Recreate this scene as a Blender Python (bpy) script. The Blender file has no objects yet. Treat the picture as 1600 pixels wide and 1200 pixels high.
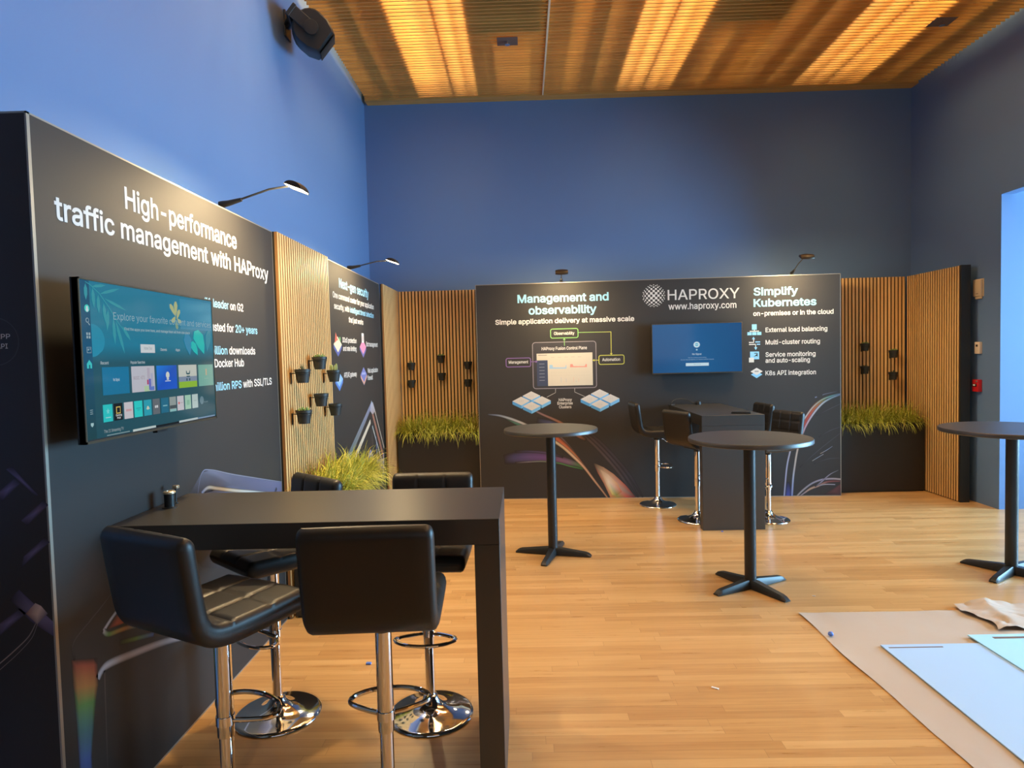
import bpy, bmesh, math, random
from mathutils import Vector, Matrix, Euler

random.seed(7)
scene = bpy.context.scene
COL = scene.collection
PI = math.pi

# ------------------------------------------------------------------ camera
cam_data = bpy.data.cameras.new('camera')
cam = bpy.data.objects.new('camera', cam_data)
COL.objects.link(cam)
cam_data.sensor_width = 36.0
cam_data.lens = 1019.28 / 1600 * 36.0
cam_data.clip_start = 0.05
_pt, _ro, _yw = 0.0440, -0.0250, -0.0190
_fw = Vector((math.sin(_yw)*math.cos(_pt), math.cos(_yw)*math.cos(_pt), -math.sin(_pt)))
_r = Vector((math.cos(_yw), -math.sin(_yw), 0))
_u = _r.cross(_fw)
_r2 = _r*math.cos(_ro) + _u*math.sin(_ro)
_u2 = _u*math.cos(_ro) - _r*math.sin(_ro)
cam.matrix_world = Matrix(((_r2.x, _u2.x, -_fw.x, 0.0), (_r2.y, _u2.y, -_fw.y, 0.0), (_r2.z, _u2.z, -_fw.z, 1.639), (0, 0, 0, 1)))
scene.camera = cam

# ------------------------------------------------------------------ view, world, daylight
scene.view_settings.view_transform = 'Standard'
scene.view_settings.look = 'None'
scene.view_settings.gamma = 1.0
scene.view_settings.use_curve_mapping = False
scene.view_settings.exposure = 0.0

world = bpy.data.worlds.new('world')
scene.world = world
world.use_nodes = True
world.node_tree.nodes['Background'].inputs[0].default_value = (0.42, 0.66, 1.0, 1)
world.node_tree.nodes['Background'].inputs[1].default_value = 0.3


def area(name, loc, direction, sx, sy, power, color, spread=PI):
    d = bpy.data.lights.new(name, 'AREA')
    d.shape = 'RECTANGLE'
    d.size, d.size_y = sx, sy
    d.energy = power
    d.color = color
    d.spread = spread
    o = bpy.data.objects.new(name, d)
    COL.objects.link(o)
    o.location = loc
    o.rotation_euler = Vector(direction).to_track_quat('-Z', 'Y').to_euler()
    return o


DAY = (0.34, 0.68, 1.0)
# daylight through the side windows (glazed openings on the right, out of view)
area('daylight_side', (8.5, 4.1, 1.75), (-1, 0, -0.05), 4.4, 2.9, 1500, DAY)
# daylight through the high window in the wall behind the photographer
area('daylight_rear', (1.4, -3.9, 2.6), (0, 1, 0), 4.4, 2.4, 18, (1.0, 0.86, 0.72))
WARM = (1.0, 0.72, 0.34)
# lamps above the slatted ceiling, one row over each bright band
for bx, bw, y0, pw in ((-0.80, 0.62, 2.6, 190), (1.46, 0.58, -0.9, 290), (3.57, 0.70, -0.9, 290)):
    area('ceiling_row', (bx, (y0+7.15)/2, 5.22), (0, 0, -1), bw, 7.15-y0, pw, WARM)
# linear lamp in the slot between ceiling and left wall
area('wall_wash', (-1.77, 4.5, 4.95), (0.03, 0, -1), 0.10, 6.4, 200, (1.0, 0.86, 0.72))

# ------------------------------------------------------------------ helpers
class MB:
    """collects shapes, builds ONE mesh object"""
    def __init__(self):
        self.v = []; self.f = []; self.c = []; self.use_col = False; self.mi = []

    def add(self, verts, faces, col=None, mi=0):
        b = len(self.v)
        self.v += [tuple(q) for q in verts]
        self.f += [tuple(i + b for i in q) for q in faces]
        self.mi += [mi]*len(faces)
        if col is not None:
            self.use_col = True
            if isinstance(col[0], (int, float)):
                self.c += [tuple(col[:3])]*len(verts)
            else:
                self.c += [tuple(q[:3]) for q in col]
        else:
            self.c += [(1, 1, 1)]*len(verts)
        return self

    def box(self, x0, x1, y0, y1, z0, z1, bev=0.0, seg=2, M=None, mi=0, col=None):
        bm = bmesh.new()
        bmesh.ops.create_cube(bm, size=1.0)
        for q in bm.verts:
            q.co = Vector((x0 + (q.co.x+.5)*(x1-x0), y0 + (q.co.y+.5)*(y1-y0), z0 + (q.co.z+.5)*(z1-z0)))
        if bev > 0:
            bmesh.ops.bevel(bm, geom=bm.edges[:], offset=bev, segments=seg, profile=0.5, affect='EDGES')
        bm.verts.index_update()
        vs = [(M @ q.co if M else q.co.copy()) for q in bm.verts]
        fs = [[w.index for w in q.verts] for q in bm.faces]
        bm.free()
        return self.add(vs, fs, mi=mi, col=col)

    def lathe(self, prof, n=40, M=None, mi=0, cap0=True, cap1=True):
        vs, fs = [], []
        for (r, z) in prof:
            for k in range(n):
                a = 2*PI*k/n
                q = Vector((r*math.cos(a), r*math.sin(a), z))
                vs.append(M @ q if M else q)
        for i in range(len(prof)-1):
            for k in range(n):
                k2 = (k+1) % n
                fs.append((i*n+k, i*n+k2, (i+1)*n+k2, (i+1)*n+k))
        if cap0: fs.append(tuple(range(n-1, -1, -1)))
        if cap1: fs.append(tuple((len(prof)-1)*n + k for k in range(n)))
        return self.add(vs, fs, mi=mi)

    def tube(self, pts, r, n=10, closed=False, mi=0):
        pts = [Vector(q) for q in pts]
        m = len(pts)
        rs = r if isinstance(r, (list, tuple)) else [r]*m
        vs, fs = [], []
        up = None
        for i, p in enumerate(pts):
            if closed:
                t = (pts[(i+1) % m]-pts[i-1])
            else:
                t = pts[min(i+1, m-1)]-pts[max(i-1, 0)]
            t.normalize()
            if up is None:
                up = Vector((0, 0, 1)) if abs(t.z) < 0.9 else Vector((1, 0, 0))
            a = up - t*up.dot(t)
            a.normalize()
            up = a
            b = t.cross(a)
            for k in range(n):
                g = 2*PI*k/n
                vs.append(p + (a*math.cos(g)+b*math.sin(g))*rs[i])
        for i in range(m if closed else m-1):
            j = (i+1) % m
            for k in range(n):
                k2 = (k+1) % n
                fs.append((i*n+k, i*n+k2, j*n+k2, j*n+k))
        if not closed:
            fs.append(tuple(range(n-1, -1, -1)))
            fs.append(tuple((m-1)*n+k for k in range(n)))
        return self.add(vs, fs, mi=mi)


def obj(name, mb, mat, parent=None, world_coords=True, smooth=35, loc=None):
    me = bpy.data.meshes.new(name)
    off = Vector((0, 0, 0))
    if parent is not None and world_coords:
        off = Vector(parent.location)
        pp = parent.parent
        while pp is not None:
            off = off + Vector(pp.location); pp = pp.parent
    if loc is not None:
        off = Vector(loc)
    me.from_pydata([tuple(Vector(q)-off) for q in mb.v], [], mb.f)
    for m in (mat if isinstance(mat, (list, tuple)) else [mat]):
        me.materials.append(m)
    for i, p in enumerate(me.polygons):
        p.material_index = mb.mi[i]
    if mb.use_col:
        at = me.color_attributes.new('print', 'FLOAT_COLOR', 'POINT')
        for i, c in enumerate(mb.c):
            at.data[i].color = (c[0], c[1], c[2], 1)
    if smooth:
        for p in me.polygons:
            p.use_smooth = True
        me.set_sharp_from_angle(angle=math.radians(smooth))
    me.update()
    o = bpy.data.objects.new(name, me)
    COL.objects.link(o)
    if parent is not None:
        o.parent = parent
    elif loc is not None:
        o.location = loc
    return o


def thing(name, label, cat, loc=(0, 0, 0), rz=0.0, group=None):
    o = bpy.data.objects.new(name, None)
    o.empty_display_size = 0.1
    COL.objects.link(o)
    o.location = loc
    o.rotation_euler = (0, 0, rz)
    tag(o, label, cat, group)
    return o


def tag(o, label, cat, group=None):
    o['label'] = label
    o['category'] = cat
    if group: o['group'] = group
    return o


def struct(name, mb, mat, label=None, smooth=35):
    o = obj(name, mb, mat, smooth=smooth)
    o['kind'] = 'structure'
    o['label'] = label or name.replace('_', ' ')
    o['category'] = name.split('_')[0]
    return o


def dup(root, loc, rz, label, group=None):
    r = root.copy(); COL.objects.link(r)
    r.location = loc; r.rotation_euler = (0, 0, rz)
    r['label'] = label
    if group: r['group'] = group
    for ch in list(root.children):
        c = ch.copy(); COL.objects.link(c); c.parent = r
        for g in list(ch.children):
            d = g.copy(); COL.objects.link(d); d.parent = c
    return r


# ------------------------------------------------------------------ materials
def mat(name, col, rough=0.5, metal=0.0, spec=0.5, coat=0.0, bump=0.0, bscale=200.0):
    m = bpy.data.materials.new(name); m.use_nodes = True
    nt = m.node_tree; b = nt.nodes['Principled BSDF']
    b.inputs['Base Color'].default_value = (*col, 1)
    b.inputs['Roughness'].default_value = rough
    b.inputs['Metallic'].default_value = metal
    b.inputs['Specular IOR Level'].default_value = spec
    b.inputs['Coat Weight'].default_value = coat
    if bump > 0:
        tc = nt.nodes.new('ShaderNodeTexCoord')
        n = nt.nodes.new('ShaderNodeTexNoise'); n.inputs['Scale'].default_value = bscale
        n.inputs['Detail'].default_value = 3
        bp = nt.nodes.new('ShaderNodeBump'); bp.inputs['Strength'].default_value = bump
        bp.inputs['Distance'].default_value = 0.002
        nt.links.new(tc.outputs['Object'], n.inputs['Vector'])
        nt.links.new(n.outputs['Fac'], bp.inputs['Height'])
        nt.links.new(bp.outputs['Normal'], b.inputs['Normal'])
    return m


def wood(name, dark, light, axis='Z', rough=0.45, fine=1.0):
    m = bpy.data.materials.new(name); m.use_nodes = True
    nt = m.node_tree; b = nt.nodes['Principled BSDF']
    tc = nt.nodes.new('ShaderNodeTexCoord'); mp = nt.nodes.new('ShaderNodeMapping')
    s = {'X': (1.2, 30, 30), 'Y': (30, 1.2, 30), 'Z': (30, 30, 1.2)}[axis]
    mp.inputs['Scale'].default_value = tuple(q*fine for q in s)
    n = nt.nodes.new('ShaderNodeTexNoise'); n.inputs['Scale'].default_value = 1.0
    n.inputs['Detail'].default_value = 5; n.inputs['Roughness'].default_value = 0.6
    r = nt.nodes.new('ShaderNodeValToRGB')
    r.color_ramp.elements[0].position = 0.3; r.color_ramp.elements[0].color = (*dark, 1)
    r.color_ramp.elements[1].position = 0.7; r.color_ramp.elements[1].color = (*light, 1)
    nt.links.new(tc.outputs['Object'], mp.inputs['Vector'])
    nt.links.new(mp.outputs['Vector'], n.inputs['Vector'])
    nt.links.new(n.outputs['Fac'], r.inputs['Fac'])
    nt.links.new(r.outputs['Color'], b.inputs['Base Color'])
    b.inputs['Roughness'].default_value = rough
    return m


def print_mat(name, emit=0.0, rough=0.6, spec=0.3):
    """printed ink: colour stored with the printed shapes"""
    m = bpy.data.materials.new(name); m.use_nodes = True
    nt = m.node_tree; b = nt.nodes['Principled BSDF']
    a = nt.nodes.new('ShaderNodeAttribute'); a.attribute_name = 'print'
    if emit:
        b.inputs['Base Color'].default_value = (0.01, 0.01, 0.01, 1)
        nt.links.new(a.outputs['Color'], b.inputs['Emission Color'])
        b.inputs['Emission Strength'].default_value = emit
    else:
        nt.links.new(a.outputs['Color'], b.inputs['Base Color'])
    b.inputs['Roughness'].default_value = rough
    b.inputs['Specular IOR Level'].default_value = spec
    return m


def floor_mat():
    m = bpy.data.materials.new('strip_hardwood'); m.use_nodes = True
    nt = m.node_tree; N = nt.nodes; Lk = nt.links; b = N['Principled BSDF']
    tc = N.new('ShaderNodeTexCoord'); sp = N.new('ShaderNodeSeparateXYZ')
    Lk.new(tc.outputs['Object'], sp.inputs[0])

    def M(op, a, bb=None, c=None):
        n = N.new('ShaderNodeMath'); n.operation = op
        for i, q in enumerate((a, bb, c)):
            if q is None: continue
            if isinstance(q, (int, float)): n.inputs[i].default_value = q
            else: Lk.new(q, n.inputs[i])
        return n.outputs[0]
    W = 0.057
    ry = M('DIVIDE', sp.outputs['Y'], W)
    row = M('FLOOR', ry)
    wn = N.new('ShaderNodeTexWhiteNoise'); wn.noise_dimensions = '1D'
    Lk.new(row, wn.inputs['W'])
    xo = M('MULTIPLY_ADD', wn.outputs['Value'], 5.3, sp.outputs['X'])
    px = M('DIVIDE', xo, 0.95)
    pl = M('FLOOR', px)
    cb = N.new('ShaderNodeCombineXYZ')
    Lk.new(row, cb.inputs[0]); Lk.new(pl, cb.inputs[1])
    w2 = N.new('ShaderNodeTexWhiteNoise'); w2.noise_dimensions = '3D'
    Lk.new(cb.outputs[0], w2.inputs['Vector'])
    # grain
    mp = N.new('ShaderNodeMapping'); mp.inputs['Scale'].default_value = (2.2, 45, 1)
    ad = N.new('ShaderNodeVectorMath'); ad.operation = 'MULTIPLY_ADD'
    ad.inputs[1].default_value = (9, 9, 9)
    Lk.new(w2.outputs['Color'], ad.inputs[0]); Lk.new(tc.outputs['Object'], ad.inputs[2])
    Lk.new(ad.outputs[0], mp.inputs['Vector'])
    n1 = N.new('ShaderNodeTexNoise'); n1.inputs['Scale'].default_value = 1; n1.inputs['Detail'].default_value = 6
    n1.inputs['Roughness'].default_value = 0.65
    Lk.new(mp.outputs[0], n1.inputs['Vector'])
    f = M('ADD', M('MULTIPLY', w2.outputs['Value'], 0.40), M('MULTIPLY', n1.outputs['Fac'], 0.70))
    cr = N.new('ShaderNodeValToRGB')
    e = cr.color_ramp.elements
    e[0].position = 0.15; e[0].color = (0.40, 0.205, 0.075, 1)
    e[1].position = 0.95; e[1].color = (0.66, 0.42, 0.19, 1)
    e.new(0.55).color = (0.56, 0.325, 0.13, 1)
    Lk.new(f, cr.inputs['Fac'])
    # seams
    fy = M('FRACT', ry); fx = M('FRACT', px)
    sy = M('LESS_THAN', fy, 0.022); sx = M('LESS_THAN', fx, 0.0016)
    se = M('MAXIMUM', sy, sx)
    mx = N.new('ShaderNodeMix'); mx.data_type = 'RGBA'
    Lk.new(M('MULTIPLY', se, 0.55), mx.inputs[0])
    Lk.new(cr.outputs['Color'], mx.inputs[6]); mx.inputs[7].default_value = (0.16, 0.08, 0.03, 1)
    Lk.new(mx.outputs[2], b.inputs['Base Color'])
    rr = M('MULTIPLY_ADD', n1.outputs['Fac'], 0.10, 0.24)
    Lk.new(rr, b.inputs['Roughness'])
    b.inputs['Specular IOR Level'].default_value = 0.5
    bp = N.new('ShaderNodeBump'); bp.inputs['Strength'].default_value = 0.08; bp.inputs['Distance'].default_value = 0.001
    Lk.new(n1.outputs['Fac'], bp.inputs['Height']); Lk.new(bp.outputs[0], b.inputs['Normal'])
    return m


M_FLOOR = floor_mat()
M_WALL = mat('blue_wall_paint', (0.122, 0.222, 0.43), 0.6, bump=0.15, bscale=90)
M_REAR = mat('unseen_wall_darkened', (0.10, 0.085, 0.07), 0.7)  # unseen walls, coloured dark to limit blue bounce light
M_WHITE = mat('white_trim', (0.75, 0.74, 0.72), 0.5)
M_CEIL = wood('ceiling_slat_wood', (0.46, 0.235, 0.06), (0.66, 0.37, 0.10), 'X', 0.55, 0.6)
M_PLENUM = mat('plenum_board', (0.45, 0.30, 0.16), 0.8)
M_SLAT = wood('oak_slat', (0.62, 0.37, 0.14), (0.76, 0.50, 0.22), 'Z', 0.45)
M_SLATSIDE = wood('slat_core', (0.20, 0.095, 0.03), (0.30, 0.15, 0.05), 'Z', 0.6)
M_FELT = mat('black_felt', (0.012, 0.011, 0.010), 0.95)
M_FABRIC = mat('charcoal_printed_fabric', (0.026, 0.024, 0.023), 0.62, bump=0.12, bscale=600)
M_ALU = mat('aluminium_frame', (0.40, 0.37, 0.31), 0.5, metal=0.8)
M_BLACK = mat('black_plastic', (0.012, 0.012, 0.012), 0.45)
M_BLACKM = mat('black_powder_coat', (0.018, 0.019, 0.020), 0.4, spec=0.5)
M_LAM = mat('black_laminate', (0.030, 0.028, 0.026), 0.36, spec=1.0, bump=0.05, bscale=500)
M_LEATHER = mat('black_leatherette', (0.020, 0.018, 0.016), 0.42, spec=0.5, bump=0.1, bscale=350)
M_CHROME = mat('chrome', (0.86, 0.86, 0.87), 0.07, metal=1.0)
M_PLANT = mat('planter_black', (0.018, 0.017, 0.016), 0.5)
M_POT = mat('pot_black', (0.020, 0.021, 0.020), 0.5)
M_SOIL = mat('soil', (0.10, 0.06, 0.035), 0.95, bump=0.6, bscale=120)
M_BEIGE = mat('beige_plastic', (0.62, 0.50, 0.34), 0.5)
M_RED = mat('red_plastic', (0.55, 0.015, 0.02), 0.35)
M_BRASS = mat('pale_metal', (0.80, 0.66, 0.45), 0.3, metal=0.7)
M_PRINT = print_mat('printed_ink')
M_GRASS = print_mat('grass_blades', rough=0.55, spec=0.3)
M_SCREEN = print_mat('lit_screen', emit=0.85, rough=0.08, spec=0.5)
M_PAPER = mat('masking_paper', (0.47, 0.385, 0.31), 0.75, bump=1.0, bscale=7)
M_BOARD = mat('white_foam_board', (0.74, 0.76, 0.80), 0.55)
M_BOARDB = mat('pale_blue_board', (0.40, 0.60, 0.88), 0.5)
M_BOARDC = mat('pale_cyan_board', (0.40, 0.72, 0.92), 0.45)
M_BLUECAP = mat('blue_foam', (0.10, 0.22, 0.75), 0.6)
M_DARKWOOD = mat('dark_slot', (0.16, 0.10, 0.08), 0.7)


def lens_mat():
    m = bpy.data.materials.new('lamp_lens'); m.use_nodes = True
    b = m.node_tree.nodes['Principled BSDF']
    b.inputs['Base Color'].default_value = (0.9, 0.85, 0.7, 1)
    b.inputs['Emission Color'].default_value = (1.0, 0.82, 0.50, 1)
    b.inputs['Emission Strength'].default_value = 25.0
    return m


def glass_mat():
    m = bpy.data.materials.new('window_glass'); m.use_nodes = True
    nt = m.node_tree
    for n in list(nt.nodes): nt.nodes.remove(n)
    o = nt.nodes.new('ShaderNodeOutputMaterial'); mx = nt.nodes.new('ShaderNodeMixShader')
    t = nt.nodes.new('ShaderNodeBsdfTransparent'); g = nt.nodes.new('ShaderNodeBsdfGlossy')
    g.inputs['Roughness'].default_value = 0.02
    lw = nt.nodes.new('ShaderNodeFresnel'); lw.inputs['IOR'].default_value = 1.45
    nt.links.new(lw.outputs[0], mx.inputs[0]); nt.links.new(t.outputs[0], mx.inputs[1])
    nt.links.new(g.outputs[0], mx.inputs[2]); nt.links.new(mx.outputs[0], o.inputs[0])
    return m


M_LENS = lens_mat()
M_GLASS = glass_mat()

# ------------------------------------------------------------------ room shell
XL, XR, YB, ZC = -1.842, 4.65, 7.934, 4.68
YR, YJ, XA, ZH = -3.6, 6.458, 8.0, 3.074
ZT = 5.40
struct('floor', MB().box(XL-.1, XA+.2, YR-.1, YB+.1, -0.1, 0), M_FLOOR, 'honey coloured strip hardwood floor', 0)
struct('wall_left', MB().box(XL-.12, XL, 1.7, YB, 0, ZT), M_WALL, 'blue left wall')
struct('wall_left_near', MB().box(XL-.12, XL, YR, 1.7, 0, ZT), M_REAR, 'unseen near stretch of the left wall, darkened to cut blue bounce')  # out of view; dark colour chosen to keep blue bounce off the foreground
struct('wall_back', MB().box(XL-.12, XR+.12, YB, YB+.12, 0, ZT), M_WALL, 'blue back wall')
struct('wall_right', MB().box(XR, XR+.12, YJ, YB, 0, ZT).box(XR, XR+.12, YR, YJ, ZH, ZT).box(XR, XR+.12, YR, 1.4, 0, ZH), M_WALL, 'blue right wall with a wide opening')
struct('wall_alcove', MB().box(XR+.12, XA, YJ, YJ+.12, 0, 3.5), M_WALL, 'bright blue side wall of the alcove')
struct('wall_near', MB().box(XR, XA, 1.28, 1.4, 0, 3.5), M_REAR)
struct('ceiling_alcove', MB().box(XR+.12, XA+.2, 1.28, YJ+.12, 3.5, 3.6), M_WHITE)
wr = MB()
wr.box(XL, XR, YR-.12, YR, 0, 1.3).box(XL, XR, YR-.12, YR, 3.9, ZT).box(XL, -0.9, YR-.12, YR, 1.3, 3.9).box(3.7, XR, YR-.12, YR, 1.3, 3.9)
struct('wall_rear', wr, M_REAR)
ws = MB()
ws.box(XA, XA+.12, 1.28, YJ+.12, 0, 0.3).box(XA, XA+.12, 1.28, YJ+.12, 3.2, 3.5)
struct('wall_side', ws, M_WHITE)


def window(name, axis, p, a0, a1, z0, z1, n):
    fr = MB(); pn = MB()
    def bx(mb, u0, u1, w0, w1, t0, t1):
        if axis == 'x': mb.box(p+t0, p+t1, u0, u1, w0, w1, 0.004, 1)
        else: mb.box(u0, u1, p+t0, p+t1, w0, w1, 0.004, 1)
    bx(fr, a0, a1, z0, z0+.06, -.04, .04); bx(fr, a0, a1, z1-.06, z1, -.04, .04)
    for k in range(n+1):
        c = a0 + (a1-a0)*k/n
        bx(fr, c-.03, c+.03, z0, z1, -.04, .04)
    w = struct(name, fr, M_BLACKM)
    bx(pn, a0, a1, z0, z1, -.003, .003)
    obj('pane', pn, M_GLASS, w)
    return w


window('window_1', 'x', XA+.06, 1.28, YJ+.12, 0.3, 3.2, 3)
window('window_2', 'y', YR-.06, -0.9, 3.7, 1.3, 3.9, 3)

# slatted ceiling: tall wooden blades running across the room, boards above them
cl = MB()
y = 7.775
while y > -3.5:
    cl.box(-1.785, 0.287, y-.006, y+.006, ZC, ZC+.042)
    cl.box(0.307, XR-.02, y-.006, y+.006, ZC, ZC+.042)
    y -= 0.0595
ceil = struct('ceiling', cl, M_CEIL, 'slatted timber ceiling lit from above', 0)
jm = MB()
obj('lid_board', MB().box(XL, XR+.12, YR, YB, ZT-.05, ZT), M_PLENUM, ceil)
obj('border_board', MB().box(-1.80, XR, 7.79, YB, ZC-.008, ZC+.05).box(-1.80, XR, 7.79, 7.81, ZC+.05, ZT-.05), M_CEIL, ceil)
for jx, jw, jh in ((-1.17, .075, .28), (-0.845, .012, .10), (-0.745, .04, .10), (-0.60, .010, .10), (-0.455, .045, .28), (-0.31, .012, .10),
                   (1.13, .05, .28), (1.30, .012, .10), (1.45, .035, .10), (1.60, .012, .10), (1.775, .05, .28),
                   (3.17, .06, .28), (3.37, .012, .10), (3.55, .035, .10), (3.72, .012, .10), (3.955, .05, .28),
                   (-1.45, .03, .10), (0.12, .04, .1), (0.55, .03, .1), (0.85, .04, .1), (2.1, .03, .1), (2.5, .05, .1), (2.85, .04, .1), (4.3, .05, .1)):
    obj('joist', MB().box(jx-jw/2, jx+jw/2, -3.5, 7.79, ZC+.043, ZC+.043+jh), M_CEIL, ceil)
for x0, x1, y1 in ((-0.43, 0.28, 6.29), (1.80, 2.47, 6.24)):
    obj('duct_cover', MB().box(x0, x1, 4.4, y1, ZC+.043, ZC+.30), M_PLENUM, ceil)
struct('trim_1', MB().box(0.289, 0.305, -3.5, 7.8, ZC-.006, ZC+.03), mat('pale_rail', (0.85, 0.72, 0.52), 0.35), 'pale rail dividing the slatted ceiling')

# ------------------------------------------------------------------ printing on the display panels
P1X = -1.537
BO = Vector((-0.528, 7.388, 0)); BU = Vector((3.992, -0.19, 0)).normalized(); BN = Vector((BU.y, -BU.x, 0))
BL = 3.997


def ink(o): return o*.35 if 0 < o < .01 else o      # printing lies less than a millimetre proud of the fabric
def F_left(s, z, o=0.0): return Vector((P1X + ink(o), s, z))
def F_back(s, z, o=0.0): return BO + BU*s + BN*ink(o) + Vector((0, 0, z))
def F_end(s, z, o=0.0): return Vector((s, 2.046 - ink(o), z))


from mathutils.geometry import delaunay_2d_cdt
_fc = None
def text_loops(body):
    """outlines of a line of lettering as closed 2d loops"""
    global _fc
    cu = bpy.data.curves.new('lettering', 'FONT')
    try:
        import os
        fp = os.path.join(bpy.utils.resource_path('LOCAL'), 'datafiles', 'fonts', 'Inter.woff2')
        if _fc is None and os.path.exists(fp):
            _fc = bpy.data.fonts.load(fp)
        if _fc: cu.font = _fc
    except Exception:
        pass
    cu.body = body; cu.size = 1.0; cu.resolution_u = 3; cu.fill_mode = 'NONE' if False else 'FRONT'
    o = bpy.data.objects.new('lettering', cu)
    COL.objects.link(o)
    dg = bpy.context.evaluated_depsgraph_get(); dg.update()
    c2 = o.to_curve(dg)
    loops = []
    for sp in c2.splines:
        pts = []
        if sp.type == 'BEZIER':
            bp = sp.bezier_points; n = len(bp)
            for i in range(n):
                a, b = bp[i], bp[(i+1) % n]
                p0, p1, p2, p3 = a.co, a.handle_right, b.handle_left, b.co
                straight = abs((p1-p0).cross(p3-p0).z) < 1e-5 and abs((p2-p0).cross(p3-p0).z) < 1e-5
                m = 1 if straight else 3
                for k in range(m):
                    t = k/m; u = 1-t
                    q = p0*u*u*u + p1*3*u*u*t + p2*3*u*t*t + p3*t*t*t
                    pts.append((q.x, q.y))
        else:
            pts = [(q.co.x, q.co.y) for q in sp.points]
        out = []
        for q in pts:
            if not out or math.dist(q, out[-1]) > 1e-4: out.append(q)
        if len(out) > 2 and math.dist(out[0], out[-1]) < 1e-4: out.pop()
        if len(out) > 2: loops.append(out)
    o.to_curve_clear()
    bpy.data.objects.remove(o); bpy.data.curves.remove(cu)
    return loops


def sarea(p): return 0.5*sum(p[i-1][0]*p[i][1]-p[i][0]*p[i-1][1] for i in range(len(p)))
def fatten(p, d):
    """move a loop outwards (for its winding) by d"""
    n = len(p); out = []
    for i in range(n):
        a = Vector(p[i-1]); b = Vector(p[i]); c = Vector(p[(i+1) % n])
        e1 = (b-a).normalized(); e2 = (c-b).normalized()
        n1 = Vector((e1.y, -e1.x)); n2 = Vector((e2.y, -e2.x))
        m = n1+n2
        k = max(0.45, 1+n1.dot(n2))
        out.append(tuple(b+m*(d/k)))
    return out


_cap = None
def text(mb, segs, s0, s1, zb, cap, F, o=0.0024, bold=0.015):
    global _cap
    if isinstance(segs, str): segs = [(segs, WHT)]
    if _cap is None:
        _cap = max(q[1] for l in text_loops('H') for q in l)
    loops = text_loops(''.join(s for s, c in segs))
    big = max(loops, key=lambda l: abs(sarea(l)))
    sg = 1 if sarea(big) > 0 else -1
    if sg < 0: loops = [l[::-1] for l in loops]
    x0 = min(q[0] for l in loops for q in l)
    # colour changes between words: x where each segment ends
    ends = []; acc = ''
    for s, c in segs[:-1]:
        acc += s
        ends.append(max(q[0] for l in text_loops(acc.rstrip()) for q in l)+.04)
    loops = [fatten(l, bold) for l in loops]
    x0 = min(q[0] for l in loops for q in l); x1 = max(q[0] for l in loops for q in l)
    kx = (s1-s0)/(x1-x0); ky = cap/(_cap+2*bold)
    # one glyph (cluster of loops sharing an x range) at a time, filled by winding number
    loops.sort(key=lambda l: min(q[0] for q in l))
    groups = []
    for l in loops:
        a = min(q[0] for q in l); b = max(q[0] for q in l)
        if groups and a < groups[-1][1]:
            groups[-1][0].append(l); groups[-1][1] = max(groups[-1][1], b)
        else:
            groups.append([[l], b])
    for ls, b in groups:
        pts = []; ed = []
        for l in ls:
            k = len(pts); pts += [Vector(q) for q in l]
            ed += [(k+i, k+(i+1) % len(l)) for i in range(len(l))]
        vo, eo, fo = delaunay_2d_cdt(pts, ed, [], 0, 1e-5)[:3]
        keep = []
        for t in fo:
            cx = sum(vo[i].x for i in t)/len(t); cy = sum(vo[i].y for i in t)/len(t)
            w = 0
            for l in ls:
                px, py = l[-1]
                for qx, qy in l:
                    if (py > cy) != (qy > cy):
                        if cx < (qx-px)*(cy-py)/(qy-py)+px: w += 1 if qy > py else -1
                    px, py = qx, qy
            if w != 0:
                p_ = [vo[i] for i in t]
                ar = (p_[1].x-p_[0].x)*(p_[2].y-p_[0].y)-(p_[2].x-p_[0].x)*(p_[1].y-p_[0].y)
                keep.append(tuple(t) if ar > 0 else tuple(t)[::-1])
        gx = (min(q[0] for l in ls for q in l)+b)/2
        col = segs[sum(1 for e in ends if gx > e)][1]
        mb.add([F(s0+(q.x-x0)*kx, zb+(q.y+bold)*ky, o) for q in vo], keep, col=col)


def poly(mb, pts, F, col, o=0.0018):
    mb.add([F(s, z, o) for s, z in pts], [tuple(range(len(pts)))], col=col)


def rect(mb, s0, z0, s1, z1, F, col, o=0.0018):
    poly(mb, [(s0, z0), (s1, z0), (s1, z1), (s0, z1)], F, col, o)


def catmull(pts, n=8):
    out = []
    for i in range(len(pts)-1):
        p0 = pts[max(i-1, 0)]; p1 = pts[i]; p2 = pts[i+1]; p3 = pts[min(i+2, len(pts)-1)]
        for k in range(n):
            t = k/n
            out.append(tuple(0.5*((2*b)+(-a+c)*t+(2*a-5*b+4*c-d)*t*t+(-a+3*b-3*c+d)*t**3) for a, b, c, d in zip(p0, p1, p2, p3)))
    out.append(tuple(pts[-1]))
    return out


def lerp(a, b, t): return tuple(x+(y-x)*t for x, y in zip(a, b))
def ramp(cols, t):
    if len(cols) == 1: return cols[0]
    f = t*(len(cols)-1); i = min(int(f), len(cols)-2)
    return lerp(cols[i], cols[i+1], f-i)


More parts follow.
